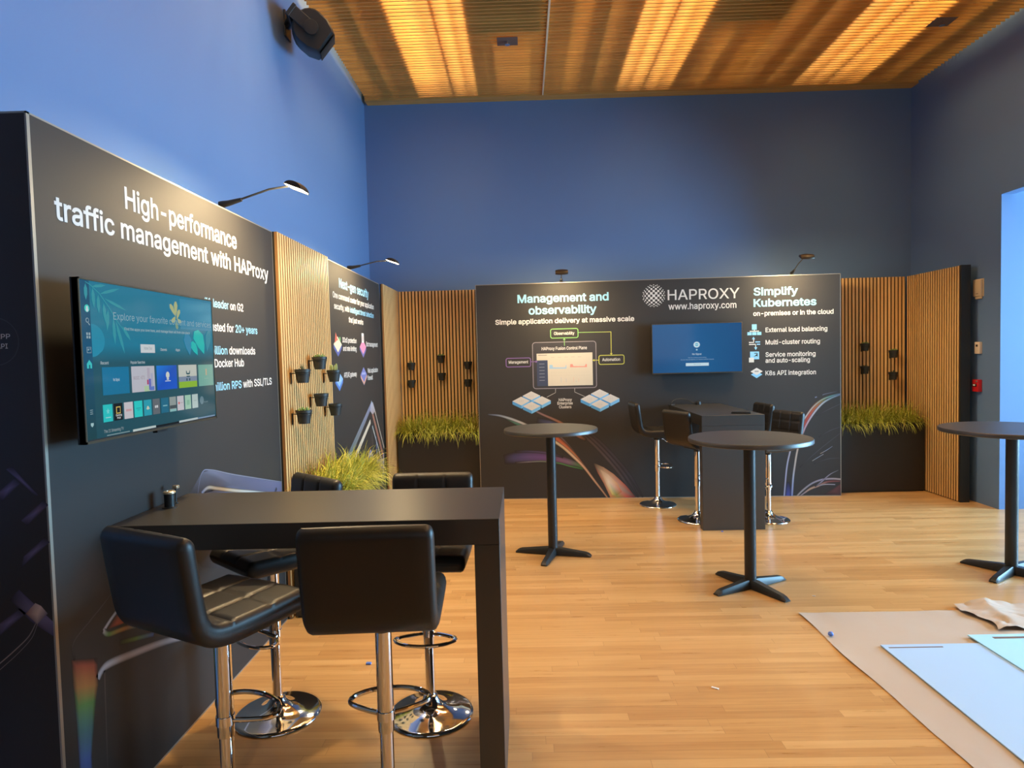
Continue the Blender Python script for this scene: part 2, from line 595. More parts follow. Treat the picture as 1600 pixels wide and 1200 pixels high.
def stroke(mb, pts, w, cols, F, o=0.0012, hard=False, smooth=True):
    """a printed streak: width(s) w, colours along its length, soft or hard edges"""
    p = catmull(pts) if smooth and len(pts) > 2 else [tuple(q) for q in pts]
    m = len(p); vs = []; cs = []; fs = []
    prof = ((-1, 0), (-.45, .75), (0, 1), (.45, .75), (1, 0)) if not hard else ((-1, 1), (1, 1))
    for i in range(m):
        a = Vector(p[max(i-1, 0)]); b = Vector(p[min(i+1, m-1)])
        d = b-a
        d = d.normalized() if d.length > 1e-9 else Vector((1, 0))
        nrm = Vector((-d.y, d.x)); t = i/(m-1)
        ww = ramp([(q,) for q in w], t)[0] if isinstance(w, (list, tuple)) else w
        c = ramp(cols, t)
        for k, g in prof:
            q = Vector(p[i]) + nrm*k*ww*0.5
            q.y = max(q.y, 0.004)
            vs.append(F(q.x, q.y, o)); cs.append(lerp(BASE, c, g))
    n = len(prof)
    for i in range(m-1):
        for k in range(n-1):
            fs.append((i*n+k, i*n+k+1, (i+1)*n+k+1, (i+1)*n+k))
    mb.add(vs, fs, col=cs)


def grad_poly(mb, pts, cols, F, o=0.0012):
    """fan polygon with a colour per corner, first point = centre"""
    n = len(pts)
    mb.add([F(s, max(z, .004), o) for s, z in pts], [(0, i, i+1) for i in range(1, n-1)] + [(0, n-1, 1)], col=cols)


def outline(mb, s0, z0, s1, z1, w, col, F, o=0.0018, r=0.02):
    pts = []
    for cx, cz, a0 in ((s1-r, z1-r, 0), (s0+r, z1-r, 90), (s0+r, z0+r, 180), (s1-r, z0+r, 270)):
        for k in range(5):
            a = math.radians(a0+90*k/4)
            pts.append((cx+r*math.cos(a), cz+r*math.sin(a)))
    pts.append(pts[0])
    cols = col if isinstance(col, list) else [col]
    stroke(mb, pts, w, cols, F, o, hard=True, smooth=False)


def disc(mb, s, z, r, F, col, o=0.0018, n=20, ry=None):
    poly(mb, [(s+r*math.cos(2*PI*k/n), z+(ry or r)*math.sin(2*PI*k/n)) for k in range(n)], F, col, o)


WHT = (0.66, 0.65, 0.62)
LBL = (0.26, 0.55, 0.74)
BASE = (0.026, 0.024, 0.023)


def panel(name, label, F, s0, s1, depth, zt=2.44):
    """free standing fabric panel: aluminium frame round a printed fabric face"""
    base = F((s0+s1)/2, 0, -depth/2)
    root = thing(name, label, 'display panel', base)
    def slab(a, b, z0, z1, o0, o1):
        mb = MB()
        c = [F(a, z0, o0), F(b, z0, o0), F(b, z1, o0), F(a, z1, o0), F(a, z0, o1), F(b, z0, o1), F(b, z1, o1), F(a, z1, o1)]
        mb.add(c, [(3, 2, 1, 0), (4, 5, 6, 7), (0, 1, 5, 4), (1, 2, 6, 5), (2, 3, 7, 6), (3, 0, 4, 7)])
        return mb
    face = obj('fabric_face', slab(s0+.006, s1-.006, 0.008, zt-.006, -depth+.002, 0.0), M_FABRIC, root, smooth=0)
    fr = MB()
    for q in (slab(s0, s0+.006, 0, zt, -depth, .0008), slab(s1-.006, s1, 0, zt, -depth, .0008), slab(s0, s1, zt-.006, zt, -depth, .0008), slab(s0, s1, 0, .008, -depth, .0008)):
        fr.add(q.v, q.f)
    obj('frame', fr, M_ALU, root, smooth=0)
    return face


# ---- first panel on the left
p1 = panel('display_panel', 'tall charcoal fabric panel headed High-performance traffic management, behind the near television', F_left, 2.054, 4.040, 0.10)
h = MB(); text(h, 'High-performance', 2.540, 3.528, 2.247, 0.086, F_left); obj('headline_lettering', h, M_PRINT, p1, smooth=0)
h = MB(); text(h, 'traffic management with HAProxy', 2.149, 3.954, 2.126, 0.080, F_left); obj('headline_lettering', h, M_PRINT, p1, smooth=0)
h = MB(); text(h, [('#1 leader', LBL), (' on G2', WHT)], 3.136, 3.577, 1.915, 0.042, F_left); obj('list_lettering', h, M_PRINT, p1, smooth=0)
h = MB(); text(h, [('Trusted for ', WHT), ('20+ years', LBL)], 3.132, 3.755, 1.797, 0.042, F_left); obj('list_lettering', h, M_PRINT, p1, smooth=0)
h = MB(); text(h, [('1 billion', LBL), (' downloads', WHT)], 3.130, 3.713, 1.680, 0.042, F_left); obj('list_lettering', h, M_PRINT, p1, smooth=0)
h = MB(); text(h, 'on Docker Hub', 3.123, 3.557, 1.615, 0.042, F_left); obj('list_lettering', h, M_PRINT, p1, smooth=0)
h = MB(); text(h, [('2 million RPS', LBL), (' with SSL/TLS', WHT)], 3.121, 3.938, 1.498, 0.042, F_left); obj('list_lettering', h, M_PRINT, p1, smooth=0)
a = MB()
RED = (.38, .09, .05); ORG = (.45, .2, .06); GRN = (.13, .26, .07); TEA = (.08, .2, .2); BLU = (.07, .12, .32); PAL = (.50, .50, .56)
# rainbow column
def quadgrid(mb, rows, F, o=0.0012):
    """rows of (s_left, s_right, z_left, z_right, colour); fades sideways into the fabric colour"""
    vs, cs, fs = [], [], []
    prof = ((0, 0), (.18, .8), (.5, 1), (.85, .9), (1, 0.1))
    for sl, sr, zl, zr, c in rows:
        for t, g in prof:
            vs.append(F(sl+(sr-sl)*t, max(.004, zl+(zr-zl)*t), o)); cs.append(lerp(BASE, c, g))
    n = len(prof)
    for i in range(len(rows)-1):
        for k in range(n-1):
            fs.append((i*n+k, i*n+k+1, (i+1)*n+k+1, (i+1)*n+k))
    mb.add(vs, fs, col=cs)
quadgrid(a, [(2.110, 2.240, .66, .605, BASE), (2.111, 2.240, .635, .58, RED), (2.112, 2.238, .56, .51, ORG), (2.116, 2.222, .49, .46, GRN), (2.118, 2.205, .40, .38, TEA), (2.120, 2.185, .29, .28, BLU), (2.125, 2.18, .12, .11, BASE)], F_left)
stroke(a, [(2.2375, .53), (2.2641, .55), (2.3126, .5513), (2.4679, .5191), (2.6446, .478), (2.8289, .4244), (3.15, .335), (3.45, .255)], [.03, .035, .035, .03, .02], [PAL, (.6, .6, .64), (.5, .4, .36), (.36, .36, .42), (.12, .12, .15)], F_left)
stroke(a, [(2.3847, .7335), (2.3256, .7088), (2.281, .6842)], .018, [(.25, .27, .34), (.5, .55, .62), PAL], F_left)
stroke(a, [(2.281, .6842), (2.3092, .6601), (2.3967, .6426), (2.5043, .6139), (2.75, .54)], .022, [PAL, GRN, ORG, TEA, BLU], F_left, .0016)
grad_poly(a, [(2.36, .68), (2.30, .68), (2.42, .66), (2.56, .63), (2.50, .72), (2.38, .73)], [RED, BASE, (.30, .07, .03), BASE, BASE, BASE], F_left, .001)
stroke(a, [(2.1269, .65), (2.1269, .7102), (2.211, .7484), (2.3075, .7873), (2.3663, .8214)], .010, [BASE, (.07, .07, .075), (.075, .075, .085), BASE], F_left)
stroke(a, [(2.3673, .6024), (2.4724, .5722), (2.5871, .5393)], .022, [BASE, (.14, .22, .05), BLU], F_left)
stroke(a, [(2.2753, .5418), (2.2711, .4181), (2.2641, .1855), (2.262, .05)], .012, [(.10, .09, .085), (.08, .075, .07), BASE], F_left)
GLS = (.10, .115, .20)
grad_poly(a, [(3.35, 1.00), (2.8993, 1.03), (3.0385, 1.1219), (3.133, 1.1166), (3.3722, 1.0488), (3.6737, .9747), (4.03, .885), (4.03, .79), (3.6653, .8934), (3.3643, .9683), (3.1898, 1.0144)],
          [(.085, .09, .13), BASE, (.09, .10, .14), (.17, .18, .26), (.10, .11, .17), (.10, .11, .2), (.13, .14, .25), (.10, .11, .2), GLS, GLS, GLS], F_left, .001)
grad_poly(a, [(3.4, .80), (2.75, .93), (2.95, 1.03), (3.19, 1.008), (3.66, .885), (4.03, .785), (4.03, .35), (3.5, .50), (3.0, .68)],
          [(.085, .09, .13), BASE, (.07, .075, .1), (.10, .11, .17), (.10, .11, .17), (.10, .11, .16), BASE, (.06, .06, .08), BASE], F_left, .0008)
stroke(a, [(3.0294, 1.0245), (3.0933, 1.0381), (3.1898, 1.0144), (3.3643, .9683), (3.6653, .8934), (4.03, .80)], .022, [(.12, .2, .45), (.5, .5, .45), (.5, .36, .2), (.45, .5, .5), (.2, .3, .55)], F_left, .0014)
stroke(a, [(2.99, 1.02), (3.04, 1.118), (3.133, 1.1166), (3.40, 1.043), (4.03, .882)], .008, [(.1, .1, .16), (.22, .24, .36), (.26, .28, .36), (.2, .22, .32)], F_left, .0014)
stroke(a, [(3.55, .60), (3.75, .74), (3.95, .86)], .02, [BASE, (.16, .18, .36), BASE], F_left, .0014)
obj('printed_artwork', a, M_PRINT, p1, smooth=0)

# ---- end panel facing the photographer
p0 = panel('display_panel', 'narrow charcoal end panel printed APP API in a faint circle, at the left edge', F_end, XL+.002, P1X+.001, 0.007)
h = MB()
text(h, 'APP', -1.676, -1.627, 1.7310, .0158, F_end, bold=.006)
text(h, 'API', -1.674, -1.6365, 1.7003, .0158, F_end, bold=.006)
RING = []
for k in range(41):
    t = 2*PI*k/40
    RING.append((-1.676+.075*math.cos(t), 1.723+.075*math.sin(t)))
stroke(h, RING, .003, [(.07, .07, .075)], F_end, hard=True, smooth=False)
obj('round_lettering', h, M_PRINT, p0, smooth=0)
a = MB()
VIO = (.15, .14, .30)
for pts in ([(-1.6523, 1.3041), (-1.6363, 1.3099), (-1.578, 1.2405), (-1.5844, 1.2375)], [(-1.6905, 1.2398), (-1.6444, 1.2791), (-1.6329, 1.2634), (-1.6791, 1.2209)],
            [(-1.6143, 1.1542), (-1.5584, 1.2028), (-1.5466, 1.1902), (-1.5994, 1.1415)], [(-1.615, 1.0356), (-1.5622, 1.0815), (-1.5505, 1.0687), (-1.6229, 1.0076)],
            [(-1.7167, .8077), (-1.6574, .8509), (-1.6424, .8381), (-1.7186, .7761)]):
    cx = sum(q[0] for q in pts)/4; cz = sum(q[1] for q in pts)/4
    big = [(cx, cz)] + [(cx+(q[0]-cx)*1.35, cz+(q[1]-cz)*1.35) for q in pts]
    grad_poly(a, big, [VIO, (.07, .065, .12), BASE, (.05, .05, .08), BASE], F_end)
grad_poly(a, [(-1.60, .84), (-1.6803, .8892), (-1.6468, .9232), (-1.5414, .8159), (-1.5414, .7667), (-1.6152, .8186)], [(.17, .16, .30), BASE, (.06, .055, .11), VIO, (.06, .06, .12), (.05, .045, .08)], F_end)
grad_poly(a, [(-1.592, .842), (-1.596, .8782), (-1.5777, .8684), (-1.5571, .8429), (-1.5937, .8088), (-1.6294, .8441)], [(.6, .48, .44), (.4, .34, .36), (.62, .52, .52), (.14, .13, .2), (.22, .19, .22), (.16, .09, .09)], F_end, .0016)
stroke(a, [(-1.598, .812), (-1.6244, .7682), (-1.6712, .7246), (-1.7244, .681), (-1.79, .63)], .005, [(.2, .18, .2), (.34, .30, .28), (.4, .36, .33)], F_end, .0014)
stroke(a, [(-1.592, .812), (-1.614, .764), (-1.661, .7146), (-1.7144, .669), (-1.78, .615)], .003, [(.2, .18, .2), (.28, .25, .24)], F_end, .0014)
obj('printed_artwork', a, M_PRINT, p0, smooth=0)

# ---- second fabric panel on the left
p2 = panel('display_panel', 'charcoal fabric panel headed Next-gen security, between two timber slat sections', F_left, 5.112, 7.020, 0.10)
YEL = (.72, .70, .50)
h = MB(); text(h, [('Next-gen security', LBL)], 5.487, 6.528, 2.244, .081, F_left); obj('headline_lettering', h, M_PRINT, p2, smooth=0)
h = MB(); text(h, [('One command center for your ', WHT), ('application', WHT)], 5.291, 6.737, 2.146, .050, F_left); obj('list_lettering', h, M_PRINT, p2, smooth=0)
h = MB(); text(h, [('security, with ', WHT), ('intelligent threat detection', LBL)], 5.319, 6.722, 2.056, .050, F_left); obj('list_lettering', h, M_PRINT, p2, smooth=0)
h = MB(); text(h, 'that just works', 5.753, 6.271, 1.966, .050, F_left); obj('list_lettering', h, M_PRINT, p2, smooth=0)
h = MB(); text(h, 'DDoS protection', 5.532, 5.993, 1.784, .044, F_left); obj('list_lettering', h, M_PRINT, p2, smooth=0)
h = MB(); text(h, 'and rate limiting', 5.536, 5.982, 1.712, .044, F_left); obj('list_lettering', h, M_PRINT, p2, smooth=0)
h = MB(); text(h, 'Bot management', 6.360, 6.859, 1.761, .047, F_left); obj('list_lettering', h, M_PRINT, p2, smooth=0)
h = MB(); text(h, 'API/AI gateway', 5.535, 5.962, 1.483, .044, F_left); obj('list_lettering', h, M_PRINT, p2, smooth=0)
h = MB(); text(h, 'Web application', 6.383, 6.829, 1.500, .047, F_left); obj('list_lettering', h, M_PRINT, p2, smooth=0)
h = MB(); text(h, 'firewall', 6.373, 6.590, 1.429, .047, F_left); obj('list_lettering', h, M_PRINT, p2, smooth=0)
h = MB()
def iso_icon(mb, s, z, w, top, side, F=F_left):
    hh = w*0.56
    poly(mb, [(s-w, z), (s, z-hh), (s+w, z), (s+w, z-.03), (s, z-hh-.035), (s-w, z-.03)], F, side, .0014)
    poly(mb, [(s-w, z), (s, z-hh), (s+w, z), (s, z+hh)], F, top, .0018)
h = MB()
iso_icon(h, 5.385, 1.765, .118, (.68, .62, .42), (.10, .12, .34))
poly(h, [(5.331, 1.865), (5.30, 1.775), (5.37, 1.80), (5.40, 1.795)], F_left, (.60, .13, .09), .0022)
disc(h, 5.452, 1.81, .02, F_left, (.15, .40, .15), .0022)
obj('printed_icon', h, M_PRINT, p2, smooth=0)
h = MB()
iso_icon(h, 6.233, 1.755, .122, (.62, .22, .36), (.14, .14, .36))
rect(h, 6.19, 1.795, 6.275, 1.885, F_left, (.62, .62, .60), .0022)
rect(h, 6.205, 1.81, 6.26, 1.86, F_left, (.45, .40, .42), .0026)
obj('printed_icon', h, M_PRINT, p2, smooth=0)
h = MB()
iso_icon(h, 5.39, 1.475, .112, (.22, .42, .75), (.08, .18, .50))
rect(h, 5.37, 1.455, 5.41, 1.495, F_left, (.72, .74, .78), .0022)
obj('printed_icon', h, M_PRINT, p2, smooth=0)
h = MB()
iso_icon(h, 6.225, 1.49, .125, (.14, .17, .42), (.16, .14, .34))
poly(h, [(6.105, 1.49), (6.225, 1.415), (6.345, 1.49), (6.345, 1.465), (6.225, 1.39), (6.105, 1.465)], F_left, (.62, .33, .20), .0022)
for d in (-.045, 0, .045):
    disc(h, 6.225+d, 1.50, .013, F_left, (.45, .50, .72), .0022, 10)
obj('printed_icon', h, M_PRINT, p2, smooth=0)
a = MB()
def gq(pts, cols, o=.0012): a.add([F_left(s, z, o) for s, z in pts], [(0, 1, 2, 3)], col=cols)
gq([(5.29, .706), (5.44, .680), (6.46, 1.135), (6.50, 1.21)], [(.10, .16, .13), (.16, .22, .16), (.18, .18, .26), (.22, .24, .36)])
gq([(6.50, 1.225), (6.42, 1.13), (6.53, 1.07), (6.62, 1.10)], [(.36, .40, .52), (.26, .28, .4), (.40, .32, .28), (.32, .3, .34)], .0014)
gq([(6.50, 1.08), (6.56, 1.085), (6.97, .62), (6.93, .575)], [(.30, .15, .11), (.34, .17, .12), (.22, .10, .08), (.26, .12, .09)], .0014)
stroke(a, [(6.54, 1.20), (6.66, 1.075), (7.005, .67)], .022, [(.36, .38, .44), (.44, .38, .32), (.44, .40, .34)], F_left, .0016, hard=True, smooth=False)
stroke(a, [(6.43, 1.02), (5.70, .715), (5.55, .655)], [.045, .06, .06], [(.55, .50, .40), (.50, .46, .36)], F_left, .0014, hard=True, smooth=False)
stroke(a, [(6.50, .965), (6.86, .57)], .024, [(.36, .42, .44), (.34, .3, .28)], F_left, .0016, hard=True, smooth=False)
stroke(a, [(6.475, .945), (6.49, .70)], .006, [(.20, .19, .18)], F_left, .0014, hard=True, smooth=False)
stroke(a, [(6.645, .84), (6.672, .56)], .018, [(.16, .20, .34), (.2, .24, .42)], F_left, .0014, hard=True, smooth=False)
gq([(6.405, .745), (6.17, .64), (6.30, .585), (6.42, .68)], [(.24, .26, .42), (.17, .17, .26), BASE, (.15, .16, .3)])
gq([(6.405, .745), (6.42, .68), (6.53, .585), (6.56, .60)], [(.24, .26, .42), (.3, .2, .22), (.26, .13, .1), (.18, .17, .22)])
gq([(6.60, .60), (6.95, .57), (6.97, .42), (6.65, .28)], [(.08, .08, .10), (.14, .15, .22), (.22, .22, .27), (.06, .06, .08)], .001)
stroke(a, [(6.965, .62), (6.95, .43), (6.70, .22), (6.55, .08)], .03, [(.30, .34, .5), (.40, .40, .42), (.36, .34, .30)], F_left, .0016, hard=True, smooth=False)
obj('printed_artwork', a, M_PRINT, p2, smooth=0)

# ---- wide back panel
p3 = panel('display_panel', 'wide charcoal back panel with the dotted globe logo and Management and observability heading', F_back, 0.0, BL, 0.10)
h = MB(); text(h, [('Management and', LBL)], .473, 1.491, 2.222, .093, F_back, bold=.024); obj('headline_lettering', h, M_PRINT, p3, smooth=0)
h = MB(); text(h, [('observability', LBL)], .595, 1.355, 2.089, .093, F_back, bold=.024); obj('headline_lettering', h, M_PRINT, p3, smooth=0)
h = MB(); text(h, [('Simplify', LBL)], 3.069, 3.544, 2.226, .087, F_back, bold=.024); obj('headline_lettering', h, M_PRINT, p3, smooth=0)
h = MB(); text(h, [('Kubernetes', LBL)], 3.068, 3.739, 2.102, .087, F_back, bold=.024); obj('headline_lettering', h, M_PRINT, p3, smooth=0)
h = MB(); text(h, 'Simple application delivery at massive scale', .217, 1.769, 1.986, .056, F_back, bold=.022); obj('list_lettering', h, M_PRINT, p3, smooth=0)
h = MB(); text(h, 'on-premises or in the cloud', 3.063, 3.920, 2.004, .052, F_back, bold=.022); obj('list_lettering', h, M_PRINT, p3, smooth=0)
h = MB(); text(h, 'External load balancing', 3.194, 3.854, 1.822, .051, F_back); obj('list_lettering', h, M_PRINT, p3, smooth=0)
h = MB(); text(h, 'Multi-cluster routing', 3.193, 3.775, 1.686, .051, F_back); obj('list_lettering', h, M_PRINT, p3, smooth=0)
h = MB(); text(h, 'Service monitoring', 3.192, 3.727, 1.551, .051, F_back); obj('list_lettering', h, M_PRINT, p3, smooth=0)
h = MB(); text(h, 'and auto-scaling', 3.191, 3.667, 1.486, .051, F_back); obj('list_lettering', h, M_PRINT, p3, smooth=0)
h = MB(); text(h, 'K8s API integration', 3.190, 3.731, 1.348, .051, F_back); obj('list_lettering', h, M_PRINT, p3, smooth=0)
h = MB(); text(h, 'HAPROXY', 2.139, 2.918, 2.205, .113, F_back, bold=.006); obj('logo_lettering', h, M_PRINT, p3, smooth=0)
h = MB(); text(h, 'www.haproxy.com', 2.146, 2.883, 2.099, .071, F_back, bold=.012); obj('logo_lettering', h, M_PRINT, p3, smooth=0)
h = MB()
for i in range(-7, 8):
    for j in range(-7, 8):
        if (i+j) % 2: continue
        r = math.hypot(i, j)
        if r > 7.05: continue
        # squares on a grid, bulging like a globe, shrinking towards the rim
        t = r/7.1
        rr = math.sin(t*PI/2*0.98)
        ux, uz = (i/r, j/r) if r > 0 else (0, 0)
        q = .0155*max(.30, (1-t**1.3))
        s, z = 1.987+ux*rr*.124, 2.2588+uz*rr*.124
        rect(h, s-q, z-q, s+q, z+q, F_back, WHT)
obj('globe_logo', h, M_PRINT, p3, smooth=0)
h = MB()
GR = (.22, .48, .16); YG = (.50, .50, .10); PU = (.22, .13, .36); GY = (.24, .22, .25); LG = (.45, .44, .42)
outline(h, .837, 1.819, 1.143, 1.921, .009, [GR], F_back)
outline(h, .630, 1.255, 1.339, 1.774, .009, [GY], F_back, r=.03)
grad_poly(h, [(.985, 1.52), (.64, 1.265), (1.33, 1.265), (1.33, 1.765), (.64, 1.765)], [(.045, .042, .046), (.04, .04, .045), (.045, .043, .046), (.05, .048, .055), (.05, .048, .055)], F_back, .001)
rect(h, .674, 1.283, 1.2985, 1.649, F_back, (.56, .52, .43), .0018)
rect(h, .674, 1.283, .796, 1.573, F_back, (.045, .06, .11), .0022)
rect(h, .69, 1.626, .79, 1.634, F_back, (.25, .24, .22), .0022)
for k in range(5): rect(h, .835+k*.075, 1.60, .875+k*.075, 1.606, F_back, (.45, .42, .36), .0022)
for k in range(6): rect(h, .70, 1.53-k*.037, .76, 1.535-k*.037, F_back, (.25, .28, .34), .0026)
poly(h, [(.815, 1.475), (.815, 1.52), (.85, 1.52), (.855, 1.492), (.995, 1.488), (1.0, 1.515), (1.006, 1.515), (1.006, 1.475)], F_back, (.30, .48, .66), .0024)
poly(h, [(1.045, 1.488), (1.05, 1.522), (1.075, 1.524), (1.085, 1.500), (1.21, 1.497), (1.222, 1.520), (1.235, 1.520), (1.235, 1.486)], F_back, (.62, .26, .22), .0024)
for k in range(16):
    x = .83+k*.028
    rect(h, x, 1.43, x+.014, 1.433, F_back, (.50, .47, .40), .0022)
    if k in (4, 5, 6, 9, 10, 11): rect(h, x, 1.32, x+.004, 1.32+.07*((k*7) % 5)/5+.015, F_back, (.62, .40, .30) if k % 2 else (.35, .42, .5), .0024)
    rect(h, x, 1.395, x+.018, 1.398, F_back, (.50, .47, .40), .0022)
outline(h, .328, 1.507, .605, 1.605, .009, [PU], F_back)
outline(h, 1.370, 1.5115, 1.649, 1.612, .009, [YG], F_back)
stroke(h, [(.989, 1.73), (.988, 1.815)], .007, [GR], F_back, .002, hard=True, smooth=False)
poly(h, [(.972, 1.795), (1.004, 1.795), (.988, 1.818)], F_back, GR, .002)
stroke(h, [(1.142, 1.875), (1.509, 1.873)], .007, [GR, YG], F_back, .002, hard=True, smooth=False)
stroke(h, [(1.509, 1.876), (1.508, 1.618)], .007, [YG, (.55, .52, .10)], F_back, .002, hard=True, smooth=False)
poly(h, [(1.493, 1.635), (1.523, 1.635), (1.508, 1.613)], F_back, YG, .002)
stroke(h, [(1.30, 1.5605), (1.37, 1.5605)], .007, [YG], F_back, .0024, hard=True, smooth=False)
poly(h, [(1.32, 1.575), (1.32, 1.546), (1.298, 1.5605)], F_back, YG, .0026)
stroke(h, [(.605, 1.5605), (.683, 1.5605)], .007, [PU], F_back, .0024, hard=True, smooth=False)
poly(h, [(.662, 1.575), (.662, 1.546), (.684, 1.5605)], F_back, PU, .0026)
stroke(h, [(.878, 1.250), (.877, 1.206), (.778, 1.157)], .005, [LG], F_back, .0016, hard=True, smooth=False)
stroke(h, [(1.0934, 1.250), (1.0926, 1.2087), (1.2032, 1.156)], .005, [LG], F_back, .0016, hard=True, smooth=False)
for cs, cz in ((.604, 1.117), (1.372, 1.1245)):
    for ds, dz in ((0, .060), (-.115, .002), (.118, .002), (0, -.058)):
        w, hh, t = .1, .050, .036
        s, z = cs+ds, cz+dz
        poly(h, [(s-w, z), (s, z-hh), (s, z-hh-t), (s-w, z-t)], F_back, (.08, .30, .62), .0018)
        poly(h, [(s, z-hh), (s+w, z), (s+w, z-t), (s, z-hh-t)], F_back, (.16, .46, .82), .0018)
        poly(h, [(s-w, z), (s, z-hh), (s+w, z), (s, z+hh)], F_back, (.58, .58, .56), .002)
        for i in range(-2, 3):
            for j in range(-2, 3):
                if (i+j) % 2 == 0 and abs(i)+abs(j) < 4:
                    u, v = s+(i-j)*.0095, z+(i+j)*.0048
                    poly(h, [(u-.004, v), (u, v-.002), (u+.004, v), (u, v+.002)], F_back, (.30, .34, .42), .0024)
obj('printed_diagram', h, M_PRINT, p3, smooth=0)
h = MB(); text(h, 'Observability', .874, 1.103, 1.854, .034, F_back); obj('diagram_lettering', h, M_PRINT, p3, smooth=0)
h = MB(); text(h, 'HAProxy Fusion Control Plane', .732, 1.239, 1.686, .036, F_back); obj('diagram_lettering', h, M_PRINT, p3, smooth=0)
h = MB(); text(h, 'Management', .358, .578, 1.544, .034, F_back); obj('diagram_lettering', h, M_PRINT, p3, smooth=0)
h = MB(); text(h, 'Automation', 1.406, 1.605, 1.548, .034, F_back); obj('diagram_lettering', h, M_PRINT, p3, smooth=0)
h = MB(); text(h, 'HAProxy', .911, 1.059, 1.108, .033, F_back); obj('diagram_lettering', h, M_PRINT, p3, smooth=0)
h = MB(); text(h, 'Enterprise', .896, 1.068, 1.069, .033, F_back); obj('diagram_lettering', h, M_PRINT, p3, smooth=0)
h = MB(); text(h, 'Clusters', .913, 1.052, 1.027, .033, F_back); obj('diagram_lettering', h, M_PRINT, p3, smooth=0)
h = MB()
IB = (.24, .56, .85)
h = MB()
s, z = 3.0737, 1.8576
rect(h, s-.026, z-.005, s+.026, z+.055, F_back, IB)
rect(h, s-.05, z-.026, s+.05, z-.016, F_back, WHT); rect(h, s-.004, z-.02, s+.004, z, F_back, WHT)
for d in (-.052, 0, .052):
    rect(h, s+d-.023, z-.064, s+d+.023, z-.03, F_back, IB, .002)
obj('printed_icon', h, M_PRINT, p3, smooth=0)
h = MB()
s, z = 3.0754, 1.7038
stroke(h, [(s-.06, z+.01), (s-.01, z+.01), (s-.01, z+.045)], .011, [WHT], F_back, hard=True, smooth=False)
stroke(h, [(s-.06, z-.012), (s+.01, z-.012), (s+.012, z-.045)], .011, [WHT], F_back, hard=True, smooth=False)
rect(h, s+.008, z+.008, s+.06, z+.020, F_back, IB); rect(h, s+.022, z-.018, s+.06, z-.006, F_back, IB)
poly(h, [(s-.028, z+.045), (s+.006, z+.045), (s-.011, z+.073)], F_back, IB)
poly(h, [(s-.006, z-.045), (s+.03, z-.045), (s+.012, z-.073)], F_back, IB)
obj('printed_icon', h, M_PRINT, p3, smooth=0)
h = MB()
s, z = 3.0712, 1.5529
rect(h, s-.045, z-.025, s+.052, z+.060, F_back, IB); rect(h, s-.058, z-.058, s-.004, z-.006, F_back, WHT, .0022)
poly(h, [(s-.01, z+.0), (s+.032, z+.037), (s+.032, z+.01), (s+.022, z+.012)], F_back, BASE, .0024)
poly(h, [(s+.0, z+.045), (s+.036, z+.045), (s+.036, z+.005), (s+.028, z+.005), (s+.028, z+.036), (s+.0, z+.036)], F_back, BASE, .0024)
obj('printed_icon', h, M_PRINT, p3, smooth=0)
h = MB()
s, z = 3.095, 1.3716
poly(h, [(s-.062, z-.012), (s, z-.052), (s+.062, z-.012), (s+.03, z+.006), (s-.03, z+.006)], F_back, IB, .0018)
poly(h, [(s-.066, z+.022), (s, z-.018), (s+.066, z+.022), (s, z+.062)], F_back, WHT, .0022)
rect(h, s-.022, z+.016, s+.022, z+.030, F_back, (.3, .3, .3), .0026)
obj('printed_icon', h, M_PRINT, p3, smooth=0)
a = MB()
stroke(a, [(.10, .975), (.1337, .9717), (.24, .9578), (.3457, .9263), (.4277, .8952), (.5211, .8545), (.6725, .7785), (.823, .6755), (.9501, .5848), (1.065, .4767), (1.1795, .3569), (1.2933, .2016), (1.373, .0941), (1.4354, .006)],
       [.012, .02, .03, .035, .035, .035, .035, .04, .04, .035, .03, .025, .02], [BASE, (.12, .16, .26), (.36, .42, .48), (.45, .46, .5), (.5, .46, .36), (.60, .52, .40), (.62, .48, .34), (.60, .38, .26), (.5, .30, .18), (.42, .22, .12)], F_back, .0016)
stroke(a, [(.30, .935), (.42, .875), (.56, .80)], [.03, .05, .03], [BASE, (.08, .2, .16), (.06, .14, .08)], F_back, .0012)
stroke(a, [(.74, .80), (.8588, .7045), (.9738, .5963), (1.0654, .5004), (1.1568, .3926), (1.26, .265)], [.03, .07, .07, .06, .04, .02], [BASE, (.45, .12, .07), (.5, .16, .09), (.48, .20, .10), (.40, .17, .1), BASE], F_back, .0012)
stroke(a, [(.85, .78), (.95, .66), (1.05, .545), (1.16, .41)], [.03, .05, .04, .02], [BASE, (.20, .16, .2), (.22, .19, .2), BASE], F_back, .001)
stroke(a, [(.2748, .455), (.3938, .472), (.536, .482), (.7128, .476), (.877, .452), (1.0054, .418), (1.1101, .385), (1.185, .34)], [.11, .14, .15, .13, .10, .09, .06, .02], [BASE, (.06, .06, .17), (.10, .075, .22), (.13, .075, .24), (.18, .09, .20), (.18, .12, .2), (.09, .16, .08), (.06, .16, .06)], F_back, .0008)
stroke(a, [(.40, .415), (.55, .425), (.72, .428), (.90, .405), (1.02, .37), (1.17, .335)], .022, [BASE, (.18, .17, .22), (.16, .2, .16), (.10, .24, .1), (.08, .22, .08), (.05, .12, .05)], F_back, .0012)
stroke(a, [(.40, .545), (.56, .545), (.76, .525), (.95, .475)], .03, [BASE, (.06, .055, .13), (.09, .07, .16), BASE], F_back, .001)
stroke(a, [(.62, 1.02), (.72, .965), (.85, .905), (.95, .85), (1.0705, .7481), (1.2089, .6633)], [.02, .03, .035, .04, .05, .04], [(.22, .15, .16), (.24, .15, .16), (.26, .14, .12), (.3, .14, .1), (.46, .22, .15), BASE], F_back, .0014)
stroke(a, [(.66, .90), (.80, .865), (.93, .84)], .07, [BASE, (.07, .09, .2), BASE], F_back, .001)
